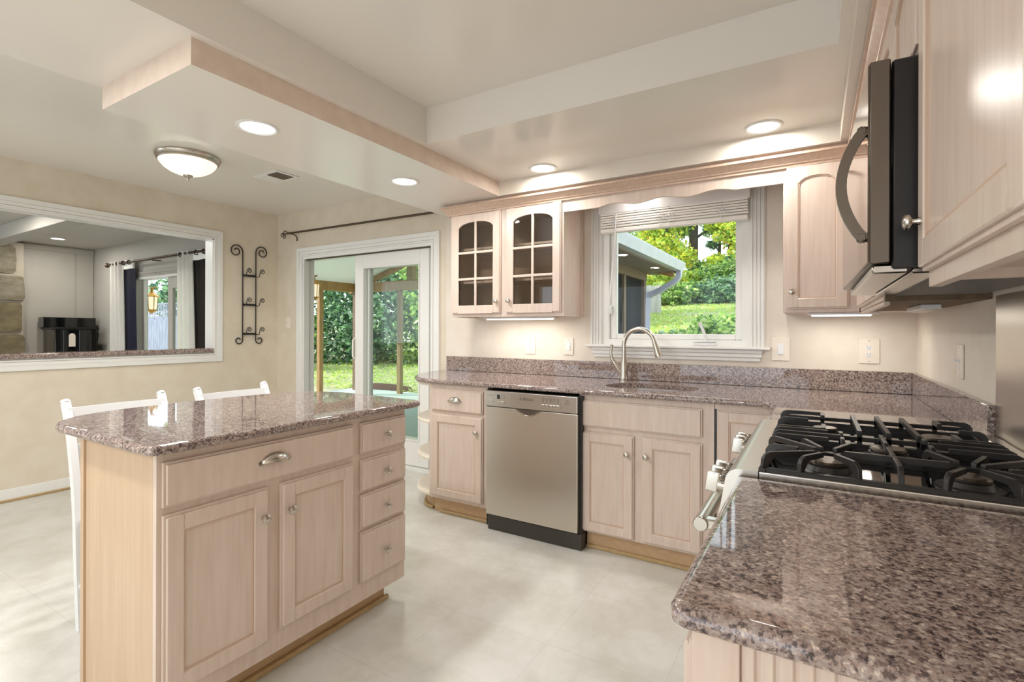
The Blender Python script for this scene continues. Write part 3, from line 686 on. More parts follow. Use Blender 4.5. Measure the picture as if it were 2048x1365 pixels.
# ------------------------------------------------------------------ wall cabinets
WF = 3.04; M = FB(WF); WZB, WZT = 1.345, 2.112
gc = thing('glass_cabinet', 'pickled wood wall cabinet with two arched glass doors', 'wall cabinet', (-1.9, 3.2, WZB))
MB().box(-2.372, -2.352, WF+.02, BK-.001, WZB, WZT).box(-1.453, -1.433, WF+.02, BK-.001, WZB, WZT).box(-2.352, -1.453, WF+.02, BK-.012, WZB+.02, WZB+.04).box(-2.352, -1.453, WF+.02, BK-.012, WZT-.02, WZT)\
  .box(-2.372, -2.325, WF, WF+.02, WZB, WZT).box(-1.475, -1.433, WF, WF+.02, WZB, WZT).box(-1.942, -1.862, WF, WF+.02, WZB, WZT).box(-2.325, -1.942, WF, WF+.02, WZB, WZB+.045).box(-2.325, -1.942, WF, WF+.02, WZT-.04, WZT).box(-1.862, -1.475, WF, WF+.02, WZB, WZB+.045).box(-1.862, -1.475, WF, WF+.02, WZT-.04, WZT)\
  .box(-1.432, -1.427, BK-.05, BK-.001, WZB, WZT).build('carcass', wood, gc)
MB().box(-2.352, -1.453, BK-.012, BK-.001, WZB+.02, WZT-.02).box(-2.351, -2.349, WF+.021, BK-.012, WZB+.04, WZT-.02).box(-1.455, -1.4535, WF+.021, BK-.012, WZB+.04, WZT-.02).box(-2.352, -1.453, WF+.025, BK-.012, WZB+.04, WZB+.043).build('lining', cab_in, gc)
for z in (1.60, 1.85): MB().box(-2.348, -1.456, WF+.06, BK-.013, z, z+.016).build('shelf', wood, gc)
for u0, u1, ku in ((-2.352, -1.922, -1.947), (-1.876, -1.446, -1.845)):
    d = shaker(gc, M, u0, u1, 1.368, 2.107, st=.062, rise=.05, panel=False)
    iu0, iu1, iv0, iv1 = u0+.062, u1-.062, 1.368+.062, 2.107-.062
    cu = (iu0+iu1)/2; b = MB(M).box(cu-.009, cu+.009, iv0-.002, iv1+.003, .006, FT, .003)
    for q in (1, 2): b.box(iu0-.002, iu1+.002, iv0+(iv1-.03-iv0)*q/3-.009, iv0+(iv1-.03-iv0)*q/3+.009, .006, FT-.001, .003)
    b.build('muntin', wood, d)
    MB(M).prism([(iu0-.004, iv0-.004), (iu1+.004, iv0-.004)]+[(p[0], p[1]+.003) for p in arch(iu0-.004, iu1+.004, iv1-.05, .05)][::-1], .003, .006).build('glass_pane', cglass, d)
    knob(d, M, ku, 1.455, FT)
# valance over the window
vb = lambda x: 2.034 + (.017*(math.cos((x+.79)/.30*2*PI)*.5+.5)*1.15-.004 if abs(x+.79) < .45 else 0)*(1 if abs(x+.79) < .33 else max(0, min(1, (.45-abs(x+.79))/.06)))
pts = [(-1.433+(1.433-.15)*i/90, vb(-1.433+(1.433-.15)*i/90)) for i in range(91)]
o = MB(FB(WF+.018)).prism([(-.15, 2.112), (-1.433, 2.112)]+pts, 0, .018).build('valance', wood)
tag(o, 'scalloped pickled wood valance board above the window', 'valance')
# right wall cabinet on the back wall (arched solid door)
ac = thing('wall_cabinet', 'pickled wood wall cabinet with one arched panel door right of the window', 'wall cabinet', (.02, 3.2, WZB))
MB().box(-.15, .186, WF, BK-.001, WZB, WZT, .001).build('carcass', wood, ac)
d = shaker(ac, M, -.135, .142, 1.363, 2.107, st=.055, rise=.045); knob(d, M, -.108, 1.452, FT)
# right wall: beyond the microwave, above it, and near
CXF = .19; MR = FR(CXF)
fc2 = thing('wall_cabinet', 'pickled wood side-wall cabinet in the corner beyond the microwave', 'wall cabinet', (.33, 2.54, WZB))
MB().box(CXF, R-.001, 2.050, BK-.001, WZB+.002, WZT, .001).build('carcass', wood, fc2)
raw_shaded = mat('raw_board_shaded', lin(124, 102, 80), .7, noise=(lin(104, 84, 64), 30, V1, .3, .7))  # raw board, brown darkened to carry the shade around the microwave
MB().box(CXF+.004, R-.001, 2.0425, 2.0495, WZB, WZT).build('side_panel', raw_shaded, fc2); MB().box(CXF+.004, R-.001, 2.0495, 3.03, WZB, WZB+.0018).build('bottom_panel', raw_shaded, fc2)
MB().box(CXF, CXF+.018, 2.0425, 3.03, WZB-.014, WZB-.0002, .002).build('bottom_rail', wood, fc2)
shaker(fc2, MR, -2.52, -2.062, 1.363, 2.107, rise=.045); shaker(fc2, MR, -2.99, -2.53, 1.363, 2.107, rise=.045)
mc = thing('wall_cabinet', 'short pickled wood wall cabinet above the microwave', 'wall cabinet', (.33, 1.66, 1.81))
MB().box(CXF, R-.001, 1.272, 2.044, 1.806, WZT, .001).build('carcass', wood, mc)
shaker(mc, MR, -2.03, -1.665, 1.82, 2.107, rise=.04); shaker(mc, MR, -1.655, -1.285, 1.82, 2.107, rise=.04)
nc = thing('wall_cabinet', 'pickled wood wall cabinet on the near side of the microwave, its door edge on', 'wall cabinet', (.33, .9, WZB))
MB().box(CXF, CXF+.02, .45, 1.270, WZB-.012, WZT, .001).box(CXF+.02, R-.001, 1.25, 1.270, WZB, WZT).box(CXF+.02, R-.001, .45, .47, WZB, WZT).box(CXF+.02, R-.001, .47, 1.25, WZB+.018, WZT).build('carcass', wood, nc)
d = shaker(nc, MR, -1.258, -.66, 1.363, 2.107, st=.058, rise=.045); knob(d, MR, -1.215, 1.455, FT)
# crown along both runs
prof = [(0, 2.108), (-.012, 2.108), (-.014, 2.118), (-.022, 2.124), (-.024, 2.132), (-.042, 2.15), (-.048, 2.158), (-.056, 2.160), (-.056, 2.172), (0, 2.172)]
b = bmesh.new(); path = []
def ring(fn): return [b.verts.new(fn(o_, z)) for o_, z in prof]
k0 = ring(lambda o_, z: (-2.385+o_, BK-.002, z)); k1 = ring(lambda o_, z: (-2.385+o_, WF+o_, z)); k2 = ring(lambda o_, z: (CXF+o_, WF+o_, z)); k3 = ring(lambda o_, z: (CXF+o_, -.4, z))
for A, B in ((k0, k1), (k1, k2), (k2, k3)):
    for i in range(len(prof)): b.faces.new((A[i], A[(i+1) % len(prof)], B[(i+1) % len(prof)], B[i]))
b.faces.new(k0); b.faces.new(k3[::-1])
mb = MB(); mb.add(b); mb.box(-2.39, CXF+.02, WF-.03, BK-.002, 2.172, ZS-.0005).box(CXF-.03, R-.001, -.4, WF-.03, 2.172, ZS-.0005)
struct('trim_4', mb, wood_dark)

# ------------------------------------------------------------------ microwave
mw = thing('microwave', 'black and grey steel over-the-range microwave with a curved handle', 'microwave', (.28, 1.66, 1.385))
MY0, MY1, MZ0, MZ1, MX = 1.275, 2.04, 1.385, 1.80, .094
part('body', black, mw, .132, R-.008, MY0+.003, MY1, MZ0-.012, MZ1, bev=.004)
dq = MB().prism([(MX, MY0), (.130, MY0), (.130, MY1), (MX-.014, MY1)], MZ0, MZ1+.003, bev=.003).build('door', steel_d, mw)
MB().prism([(MX-.0025, MY0+.003), (MX+.001, MY0+.003), (MX-.013, MY1-.003), (MX-.0165, MY1-.003)], MZ0+.004, MZ1-.002, bev=.0008).build('glass_front', mfront, dq)
hp = [(MX-.002, MY0+.03, 1.672), (MX-.02, MY0+.03, 1.655)]
hp = [(MX-.005-.043*math.sin(PI*i/14)**.8, MY0+.03, 1.675-.235*i/14) for i in range(15)]
MB().tube(hp, 0, sq=(.009, .010)).box(MX-.02, MX-.001, MY0+.02, MY0+.04, 1.66, 1.68, .004).box(MX-.02, MX-.001, MY0+.02, MY0+.04, 1.435, 1.455, .004).build('handle', steel_d, dq)
un = MB().box(.10, .16, MY0+.01, MY1-.01, MZ0-.02, MZ0-.002, .003).box(.165, R-.02, MY0+.01, MY1-.01, MZ0-.022, MZ0-.010, .003).build('underside', steel_h, mw)
b = MB()
for k in range(52): b.box(.215, .43, MY0+.15+k*.011, MY0+.156+k*.011, MZ0-.026, MZ0-.021)
b.build('grease_filter', rubber, un)
MB().box(.24, .435, MY0+.02, MY0+.12, MZ0-.025, MZ0-.021).build('cooktop_lamp', ivory, un)

# ------------------------------------------------------------------ blind
bl = thing('window_blind', 'white wooden slat blind raised at the top of the kitchen window', 'blind', (-.81, 3.31, 1.92))
MB().box(-1.288, -.336, 3.285, 3.30, 2.044, 2.125, .003).box(-1.288, -1.276, 3.30, 3.345, 2.044, 2.125).box(-.348, -.336, 3.30, 3.345, 2.044, 2.125).box(-1.27, -.352, 3.305, 3.345, 2.06, 2.12).build('headrail', whiteg, bl)
z = 2.05
sl = mat('blind_slat', lin(246, 242, 236), .4)
for k in range(6):
    z -= .0165; MB().box(-1.272, -.348, 3.288+.0015*(k % 3), 3.342, z, z+.0125, .003).build('slat', sl, bl)
MB().box(-1.272, -.348, 3.288, 3.344, z-.034, z-.008, .004).build('bottom_rail', sl, bl)
b = MB()
for x in (-1.17, -.86, -.80, -.50):
    rr = random.Random(int(x*1000)); pts = [(x+rr.uniform(-.012, .012), 3.283-rr.uniform(0, .006), 2.04-.010*i) for i in range(13)]
    b.tube(spline(pts, 4), .0016, 5)
    pts = [(x+.035*math.sin(i*1.3), 3.282, 1.985+.02*math.cos(i*2.1)) for i in range(9)]; b.tube(spline(pts, 4), .0014, 5)
b.build('cord', whiteg, bl)
MB().tube([(-1.16, 3.285, 2.04), (-1.165, 3.278, 1.9), (-1.20, 3.285, 1.5), (-1.213, 3.29, 1.31)], .005, 8).build('tilt_wand', whiteg, bl)

# ------------------------------------------------------------------ outlets and switches
def plate(M, u, v, wid, hgt, kind, label, cat, mt=ivory):
    w_ = M @ Vector((u, v, 0)); t = thing('wall_outlet' if kind == 'outlet' else 'light_switch', label, cat, w_)
    MB(M).box(u-wid/2, u+wid/2, v-hgt/2, v+hgt/2, 0, .006, .003, 2).build('plate', mt, t)
    if kind in ('outlet', 'decor'):
        if kind == 'decor': MB(M).box(u-.0165, u+.0165, v-.033, v+.033, .006, .008, .001).build('face', whiteg, t)
        for s_ in (-1, 1):
            f = MB(M @ Matrix.Translation((u, v+s_*.0195, .006))).lathe([(.0165, 0), (.0165, .002), (.015, .003), (0, .003)], 20, sy=.85).build('socket', whiteg, t)
            MB(M).box(u-.0075, u-.0055, v+s_*.0195+.001, v+s_*.0195+.009, .009, .0098).box(u+.0055, u+.0075, v+s_*.0195+.001, v+s_*.0195+.009, .009, .0098).lathe([(.0025, 0), (.0025, .0008), (0, .0008)], 10, Matrix.Translation((u, v+s_*.0195-.006, .009))).build('slots', slot, f)
    elif kind == 'rocker':
        MB(M).prism([(u-.0165, v-.033), (u+.0165, v-.033), (u+.0165, v+.033), (u-.0165, v+.033)], .005, .0075, bev=.001).box(u-.014, u+.014, v-.03, v+.001, .007, .0105, .001).box(u-.014, u+.014, v+.001, v+.03, .007, .0085, .001).build('rocker', whiteg, t)
    else:
        MB(M).box(u-.005, u+.005, v-.012, v+.012, .005, .0075).box(u-.0035, u+.0035, v-.002, v+.008, .0075, .02, .001).build('toggle', mt if kind == 'toggle' else whiteg, t)
        if kind == 'dimmer': MB(M).box(u-.005, u+.005, v-.034, v-.016, .005, .009, .001).build('slide', whiteg, t)
    MB(M).lathe([(.003, 0), (.003, .001), (0, .0012)], 10, Matrix.Translation((u, v+hgt*.42, .006))).lathe([(.003, 0), (.003, .001), (0, .0012)], 10, Matrix.Translation((u, v-hgt*.42, .006))).build('screw', nickel, t)
Mb = FB(BK-.0005)
plate(Mb, -1.863, 1.133, .088, .13, 'decor', 'ivory outlet under the glass door cabinet', 'outlet')
plate(Mb, -1.545, 1.132, .078, .125, 'rocker', 'ivory rocker switch between the glass cabinet and the window', 'light switch')
plate(Mb, -.177, 1.140, .095, .135, 'rocker', 'wide ivory rocker switch just right of the window trim', 'light switch')
plate(Mb, .249, 1.138, .095, .135, 'outlet', 'wide ivory outlet near the corner by the range', 'outlet')
plate(FR(R-.0005), -2.415, 1.137, .078, .125, 'dimmer', 'white toggle dimmer on the side wall behind the range', 'light switch', mt=ivory)
plate(Mb, -4.805, 1.322, .075, .12, 'toggle', 'cream toggle switch beside the patio door', 'light switch')

# ------------------------------------------------------------------ curtain rod above the patio door
cr = thing('curtain_rod', 'bare bronze curtain rod above the patio door', 'curtain rod', (-3.8, 3.29, 2.24))
MB().tube([(-4.72, 3.288, 2.25), (-2.70, 3.288, 2.238)], .0105, 10).build('rod', bronze, cr)
def spiral(c, r0_, r1_, a0, turns, n=26, plane='xz', sgn=1):
    out = []
    for i in range(n+1):
        a = a0+sgn*2*PI*turns*i/n; r_ = r0_+(r1_-r0_)*i/n
        p, q = r_*math.cos(a), r_*math.sin(a)
        out.append((c[0]+p, c[1], c[2]+q) if plane == 'xz' else (c[0], c[1]+p, c[2]+q))
    return out
b = MB().tube(spiral((-4.757, 3.288, 2.25), .036, .006, 0, 1.3), .005, 7).tube(spiral((-4.80, 3.288, 2.247), .032, .006, PI*.1, -1.2), .0045, 7).tube(spiral((-4.765, 3.288, 2.225), .025, .005, 0, -1.1), .004, 7)
b.build('finial', bronze, cr)
for x in (-4.66,): MB().tube([(x, 3.288, 2.242), (x, 3.31, 2.243), (x, 3.345, 2.235), (x, 3.362, 2.21), (x, 3.362, 2.18)], .006, 8).build('bracket', bronze, cr)

# ------------------------------------------------------------------ plate rack on the left wall
pr = thing('plate_rack', 'black wrought iron hanging plate rack with scrolls on the dining wall', 'plate rack', (L+.01, 3.04, 1.08))
for y, s_, top in ((2.974, -1, 2.04), (3.114, 1, 2.055)):
    pts = [(L+.014, y, 1.14), (L+.014, y, top)]
    c = (L+.014, y+s_*.068, top)
    up_ = spiral(c, .068, .018, PI if s_ > 0 else 0, 1.45, 34, 'yz', -1 if s_ > 0 else 1)
    c2 = (L+.014, y+s_*.04, 1.14); dn = spiral(c2, .04, .018, PI if s_ > 0 else 0, .95, 24, 'yz', 1 if s_ > 0 else -1)
    MB().tube(dn[::-1]+pts[1:1]+[(L+.014, y, 1.16+.1*i) for i in range(9)]+up_, .0055, 8).build('upright', black, pr)
for z in (1.80, 1.502, 1.205):
    MB().box(L+.006, L+.022, 2.974, 3.114, z-.008, z+.010).build('rail', black, pr)
    for y in (2.974, 3.114):
        pts = [(L+.02, y+.0, z-.006), (L+.05, y+.0, z-.008), (L+.075, y, z-.006), (L+.082, y, z+.012)]
        sp = spiral((L+.09, y+.026, z+.045), .026, .006, PI*1.0, 1.5, 26, 'yz', -1)
        MB().tube(pts+[(L+.088, y, z+.03)]+sp, .004, 7).build('hook', black, pr)

# ------------------------------------------------------------------ lamps
def area(name, loc, size, power, col, rot=(0, 0, 0), shape='DISK', sy=None, spread=PI):
    l = bpy.data.lights.new(name, 'AREA'); l.shape = shape; l.size = size; l.energy = power; l.color = col; l.spread = spread
    if sy: l.size_y = sy
    o = bpy.data.objects.new(name, l); C.objects.link(o); o.location = loc; o.rotation_euler = rot; return o
WARM, COOLW = (1, .965, .91), (.95, .98, 1)
def can(x, y, z, lens, col, power, label, r=.092):
    t = thing('recessed_light', label, 'ceiling light', (x, y, z-.008), 'recessed ceiling lights')
    MB(Matrix.Translation((x, y, z)) @ Matrix.Rotation(PI, 4, 'X')).lathe([(r*.8, .0), (r*.8, .003), (r*.88, .007), (r, .004), (r, 0)], 36).build('trim_ring', white, t)
    MB(Matrix.Translation((x, y, z)) @ Matrix.Rotation(PI, 4, 'X')).lathe([(r*.8, .001), (r*.4, .0025), (0, .003)], 36).build('lens', lens, t)
    area('can_or_fill_lamp', (x, y, z-.012), r*1.5, power, col)
can(-2.232, 1.40, ZS, glow_c, COOLW, 12, 'bright cool white recessed light in the lowered soffit, above the island')
can(-2.235, 2.384, ZS, glow_w, WARM, 12, 'warm recessed light in the lowered soffit, nearest the patio door', )
can(-1.503, 2.872, ZK, glow_w, WARM, 5.5, 'warm recessed light in the ceiling above the dishwasher')
can(-.232, 2.865, ZK, glow_w, WARM, 6, 'warm recessed light in the ceiling at the corner beside the window')
for x, y in ((-2.25, .2), (-2.25, -1.4), (-.9, -2.1)): area('can_or_fill_lamp', (x, y, ZK-.012), .14, 24, (1, .985, .97))  # unseen fill lamps without fixtures, added to brighten the room
# flush dome light
dl = thing('ceiling_light', 'frosted glass dome ceiling light with nickel rim in the dining area', 'ceiling light', (-3.845, 1.89, ZD-.16))
Md = Matrix.Translation((-3.845, 1.89, ZD)) @ Matrix.Rotation(PI, 4, 'X')
MB(Md).lathe([(.2, .0), (.205, .012), (.20, .024), (.19, .03), (.193, .04), (.182, .046), (.17, .046)], 48).build('rim', nickel, dl)
MB(Md).lathe([(.182, .044), (.172, .062), (.15, .088), (.115, .112), (.07, .13), (.03, .138), (0, .139)], 48).build('glass_bowl', bowl, dl)
MB(Md).lathe([(.032, .134), (.03, .145), (.016, .152), (.008, .156), (.011, .164), (.008, .172), (0, .174)], 24).build('finial', nickel, dl)
pl = bpy.data.lights.new('dome_lamp', 'SPOT'); pl.spot_size = math.radians(172); pl.spot_blend = .6; pl.energy = 32; pl.color = (1, .95, .86); pl.shadow_soft_size = .12
po = bpy.data.objects.new('dome_lamp', pl); C.objects.link(po); po.location = (-3.845, 1.89, ZD-.21)
# vent
vt = thing('ceiling_vent', 'white ceiling air register near the dining wall', 'vent', (-3.735, 2.5, ZD-.01))
MB().box(-3.89, -3.58, 2.395, 2.605, ZD-.006, ZD-.0005, .002).box(-3.86, -3.735, 2.425, 2.575, ZD-.009, ZD-.005).build('frame', white, vt)
MB().box(-3.735, -3.61, 2.425, 2.575, ZD-.008, ZD-.006).build('opening', bronze, vt)
b = MB()
for k in range(9): b.box(-3.733+k*.0138, -3.729+k*.0138, 2.428, 2.572, ZD-.012, ZD-.007)
b.build('louver', nickel, vt)
# under-cabinet lamps
def tube_light(x0, x1, y, z, label, p):
    t = thing('under_cabinet_light', label, 'under-cabinet light', ((x0+x1)/2, y, z-.02), 'under-cabinet lights')
    MB().box(x0, x1, y-.03, y+.03, z-.013, z-.0005, .002).build('housing', whiteg, t)
    MB().box(x0+.02, x1-.03, y-.022, y+.022, z-.02, z-.012, .003).build('lens', glow_f, t)
    area('tube_lamp', ((x0+x1)/2, y, z-.022), x1-x0-.06, p, (1, .95, .86), shape='RECTANGLE', sy=.04)
tube_light(-2.14, -1.55, 3.17, WZB, 'white light strip under the glass door cabinet', 2.2)
tube_light(-.04, .27, 3.12, WZB, 'white light strip under the arched door cabinet', 1.6)
t = thing('under_cabinet_light', 'unlit white light housing under the corner cabinet beyond the microwave', 'under-cabinet light', (.36, 2.45, WZB-.02), 'under-cabinet lights')
MB().box(.32, .38, 2.3, 2.62, WZB-.02, WZB-.0005, .003).build('housing', whiteg, t); MB().box(.33, .37, 2.33, 2.59, WZB-.024, WZB-.019, .002).build('lens', ivory, t)

t = thing('over_sink_light', 'small puck light behind the valance above the window', 'ceiling light', (-.98, 3.21, 2.165))
MB(Matrix.Translation((-.98, 3.21, ZS)) @ Matrix.Rotation(PI, 4, 'X')).lathe([(.05, 0), (.05, .012), (.042, .016), (.0, .016)], 24).build('housing', white, t)
MB(Matrix.Translation((-.98, 3.21, ZS)) @ Matrix.Rotation(PI, 4, 'X')).lathe([(.04, .0165), (.02, .018), (0, .018)], 24).build('lens', glow_w, t)
area('puck_lamp', (-.98, 3.21, ZS-.022), .08, 1.0, WARM)

# ------------------------------------------------------------------ chairs
def chair(x, y, label):
    t = thing('dining_chair', label, 'chair', (x, y, 0), 'white chairs at the island')
    hw = .185
    for s_ in (-1, 1):
        yy = y+s_*hw
        pts = spline([(x+.055, yy, 0), (x+.03, yy, .25), (x+.015, yy, .46), (x-.01, yy, .62), (x-.055, yy, .80), (x-.09, yy, .885), (x-.115, yy, .932)], 4)
        b = MB().tube([tuple(p) for p in pts], 0, sq=(.013, .016)); lp = Vector(pts[-1])
        b.lathe([(.0, -.01), (.019, -.005), (.019, .006), (.0, .014)], 16, Matrix.Translation(lp) @ Matrix.Rotation(-.5, 4, 'Y'), sx=1.1, sy=.85)
        b.build('back_post', whiteg, t)
        MB().lathe([(.016, 0), (.02, .05), (.021, .40), (.018, .44)], 14, Matrix.Translation((x+.40, y+s_*(hw+.02), 0))).build('leg', whiteg, t)
        MB().tube([(x+.05, yy-s_*.004, .18), (x+.40, yy+s_*.01, .18)], .010, 8).build('stretcher', whiteg, t)
    MB().slab([(x+.03, y-hw+.004), (x+.43, y-hw-.03), (x+.43, y+hw+.03), (x+.03, y+hw-.004)], .44, .465, .01).build('seat', whiteg, t)
    for z, xo, hgt in ((.882, -.082, .05), (.73, -.035, .05), (.60, .0, .045)):
        pts = [(x+xo-.022*math.sin(PI*i/8), y-hw+2*hw*i/8, z) for i in range(9)]
        b = bmesh.new(); A = []
        for p in pts: A.append([b.verts.new((p[0]+a, p[1], p[2]+c-a*.9*(0))) for a, c in ((-.008, -hgt/2), (.008, -hgt/2), (.004, hgt/2), (-.012, hgt/2))])
        for P, Q in zip(A, A[1:]):
            for j in range(4): b.faces.new((P[j], P[(j+1) % 4], Q[(j+1) % 4], Q[j]))
        b.faces.new(A[0]); b.faces.new(A[-1][::-1]); MB().add(b).build('back_slat', whiteg, t)
    MB().tube([(x+.40, y-hw-.02, .25), (x+.40, y+hw+.02, .25)], .010, 8).build('stretcher', whiteg, t)
chair(-2.66, 1.055, 'white wooden ladder-back chair behind the island, its whole back post showing at the panel end')
chair(-2.66, 1.595, 'white wooden ladder-back chair behind the island, the one farther along near the patio door')

# ------------------------------------------------------------------ living room beyond the opening
struct('trim_5', MB().box(L-4.4, L-.6, 1.99, 2.17, 2.32, ZD, .004), paint_g)
b = MB().box(LX, LX+.02, FRT, 3.36, 2.40, 2.47)
struct('trim_6', b, paint_g)
struct('trim_7', MB().box(LX, LX+.012, 3.12, 3.135, 0, 2.4).box(LX, LX+.012, 3.34, 3.355, 0, 2.4), paint_g)
fp = thing('stone_fireplace', 'rough field stone chimney breast in the living room seen through the opening', 'fireplace', (LX+.12, 1.6, 0))
part('mortar_core', mortar, fp, LX+.001, LX+.2, .6, 2.50, 0, 2.44)
rr = random.Random(3); z = 0
k = 0
while z < 2.42:
    hgt = rr.uniform(.22, .46); hgt = min(hgt, 2.44-z)
    y = .6
    while y < 2.5:
        wd = min(rr.uniform(.22, .6), 2.52-y)
        if wd < .1: break
        g_ = .014; poly = []
        cy, cz = y+wd/2, z+hgt/2
        for i in range(14):
            a = 2*PI*i/14; e = 9
            py = cy+(wd/2-g_)*math.copysign(abs(math.cos(a))**(2/e), math.cos(a))*rr.uniform(.96, 1.03); pz = cz+(hgt/2-g_)*math.copysign(abs(math.sin(a))**(2/e), math.sin(a))*rr.uniform(.93, 1.04)
            poly.append((py, pz))
        o = MB().prism(poly, LX+.19, LX+.2+rr.uniform(.01, .035), bev=.008, seg=2, axis='x').build('stone', rr.choice([stone, stone, stone2]), fp); k += 1
        y += wd
    z += hgt
st = thing('stove', 'glossy black freestanding stove with low back panel in the living room', 'stove', (-9.3, 3.0, 0))
SX = -9.12
part('body', blackg, st, -9.58, SX-.03, 2.76, 3.235, 0, 1.245, bev=.004)
part('top', black, st, -9.6, SX, 2.735, 3.255, 1.245, 1.275, bev=.005)
part('back_panel', blackg, st, -9.6, SX-.28, 2.70, 3.31, 1.275, 1.42, bev=.005)
d = part('door', blackg, st, SX-.031, SX-.012, 2.84, 3.01, .1, 1.235, bev=.003)
part('door', blackg, st, SX-.031, SX-.012, 3.02, 3.225, .1, 1.235, bev=.003)
MB(FI(SX-.012)).prism([(2.90, 1.0), (2.975, 1.0)]+[(2.9375+.0375*math.cos(PI*i/10), 1.15+.04*math.sin(PI*i/10)) for i in range(11)], 0, .004).build('oblong_plate', ivory, d)  # pale oblong with a rounded top on the door front
part('side_panel', steel_d, st, -9.57, SX-.04, 2.752, 2.759, .05, 1.24)
cl = thing('ceiling_can_light', 'small bright recessed light in the living room ceiling', 'ceiling light', (-8.88, 2.70, ZD-.01))
MB(Matrix.Translation((-8.88, 2.70, ZD)) @ Matrix.Rotation(PI, 4, 'X')).lathe([(.07, 0), (.07, .004), (.09, .004), (.09, 0)], 24).build('trim_ring', white, cl)
MB(Matrix.Translation((-8.88, 2.70, ZD)) @ Matrix.Rotation(PI, 4, 'X')).lathe([(.07, .001), (0, .003)], 24).build('lens', glow_c, cl)
area('can_or_fill_lamp', (-8.88, 2.70, ZD-.012), .12, 14, (1, .95, .86))
area('can_or_fill_lamp', (-7.0, 1.4, ZD-.012), .12, 40, (1, .95, .88))  # extra lamp out of view, added to brighten the living room
# its sliding door
d2 = struct('door_2', MB().box(LDX0, LDX0+.05, BK-.01, BK+.14, 0, LDZ).box(LDX1-.05, LDX1, BK-.01, BK+.14, 0, LDZ).box(LDX0+.05, LDX1-.05, BK-.01, BK+.14, LDZ-.05, LDZ).box(LDX0+.05, LDX0+.12, BK+.06, BK+.1, 0, LDZ-.05, .004), white)
casing(FB(BK), LDX0+.02, LDX1-.02, 0, LDZ-.02, .07, 'trim_8', paint_g)
s_ = .12; u0, u1, y_ = -7.42, -6.42, BK+.05
p = struct('door_panel', MB().box(u0, u0+s_, y_-.02, y_+.02, .03, LDZ-.05, .003).box(u1-s_, u1, y_-.02, y_+.02, .03, LDZ-.05, .003).box(u0+s_, u1-s_, y_-.02, y_+.02, LDZ-.2, LDZ-.05, .003).box(u0+s_, u1-s_, y_-.02, y_+.02, .03, .25, .003), paint_g, d2)
struct('pane', MB().box(u0+s_-.01, u1-s_+.01, y_-.003, y_+.003, .24, LDZ-.19), glass, p)
# curtains
def curtain(x0, x1, xl0, xl1, y, label, lin_m, edge='r'):
    t = thing('curtain', label, 'curtain', ((x0+x1)/2, y, 0.04)); n = 70
    def sheet(a, c, amp, freq, yo, ztop, flare):
        b = bmesh.new(); rows = []
        for j in range(13):
            zz = .04+(ztop-.04)*j/12; row = []
            for i in range(n+1):
                u = i/n; f = flare*(1-j/12); xx = a+(c-a)*u+f*u
                row.append(b.verts.new((xx, y+yo+amp*math.sin(u*freq*2*PI)*(.7+.3*j/12), zz)))
            rows.append(row)
        for A, B in zip(rows, rows[1:]):
            for i in range(n): b.faces.new((A[i], A[i+1], B[i+1], B[i]))
        bmesh.ops.solidify(b, geom=b.faces[:], thickness=.003); return b
    mb = MB(); mb.add(sheet(x0, x1, .028, 3.5, 0, 2.22, .14)); mb.build('panel', curtain_w, t, ang=80)
    mb = MB(); mb.add(sheet(xl0, xl1, .012, 1.2, .03, 2.10, .12)); mb.build('lining', lin_m, t, ang=80)
    mb = MB(); mb.add(sheet(xl0, xl1, .012, 1.2, .028, 2.22, .0) if False else bmesh.new()); 
    MB().box(xl0, xl1-.02, y+.02, y+.045, 2.10, 2.225, .003).build('header', curtain_w, t)
    b = MB()
    for q in range(4):
        xx = x0+(xl1-x0)*(q+.5)/4; b.tube([(xx, y+.026*math.cos(a), 2.185+.026*math.sin(a)) for a in [2*PI*i/16 for i in range(16)]], .007, 7, closed=True)
    b.build('grommet', bronze, t)
curtain(-8.80, -8.42, -8.46, -8.12, 3.265, 'white grommet curtain with navy lining nearest the stove', navy)
curtain(-6.90, -6.56, -6.58, -6.18, 3.265, 'white grommet curtain with dark lining at the end nearest the pass-through frame', dbrown)
t = thing('curtain_rod', 'dark curtain rod carrying the white living room curtains', 'curtain rod', (-7.5, 3.265, 2.185))
MB().tube([(-8.86, 3.265, 2.185), (-6.15, 3.265, 2.195)], .016, 12).build('rod', bronze, t)
MB().lathe([(.0, -.04), (.03, -.02), (.035, 0), (.02, .02), (0, .03)], 14, Matrix.Translation((-6.12, 3.265, 2.195)) @ Matrix.Rotation(PI/2, 4, 'Y')).lathe([(.0, -.04), (.03, -.02), (.035, 0), (.02, .02), (0, .03)], 14, Matrix.Translation((-8.89, 3.265, 2.185)) @ Matrix.Rotation(PI/2, 4, 'Y')).build('finial', bronze, t)
for x in (-7.55, -6.3, -8.75): MB().tube([(x, 3.265, 2.17), (x, 3.32, 2.17), (x, BK-.001, 2.17)], .008, 8).build('bracket', bronze, t)

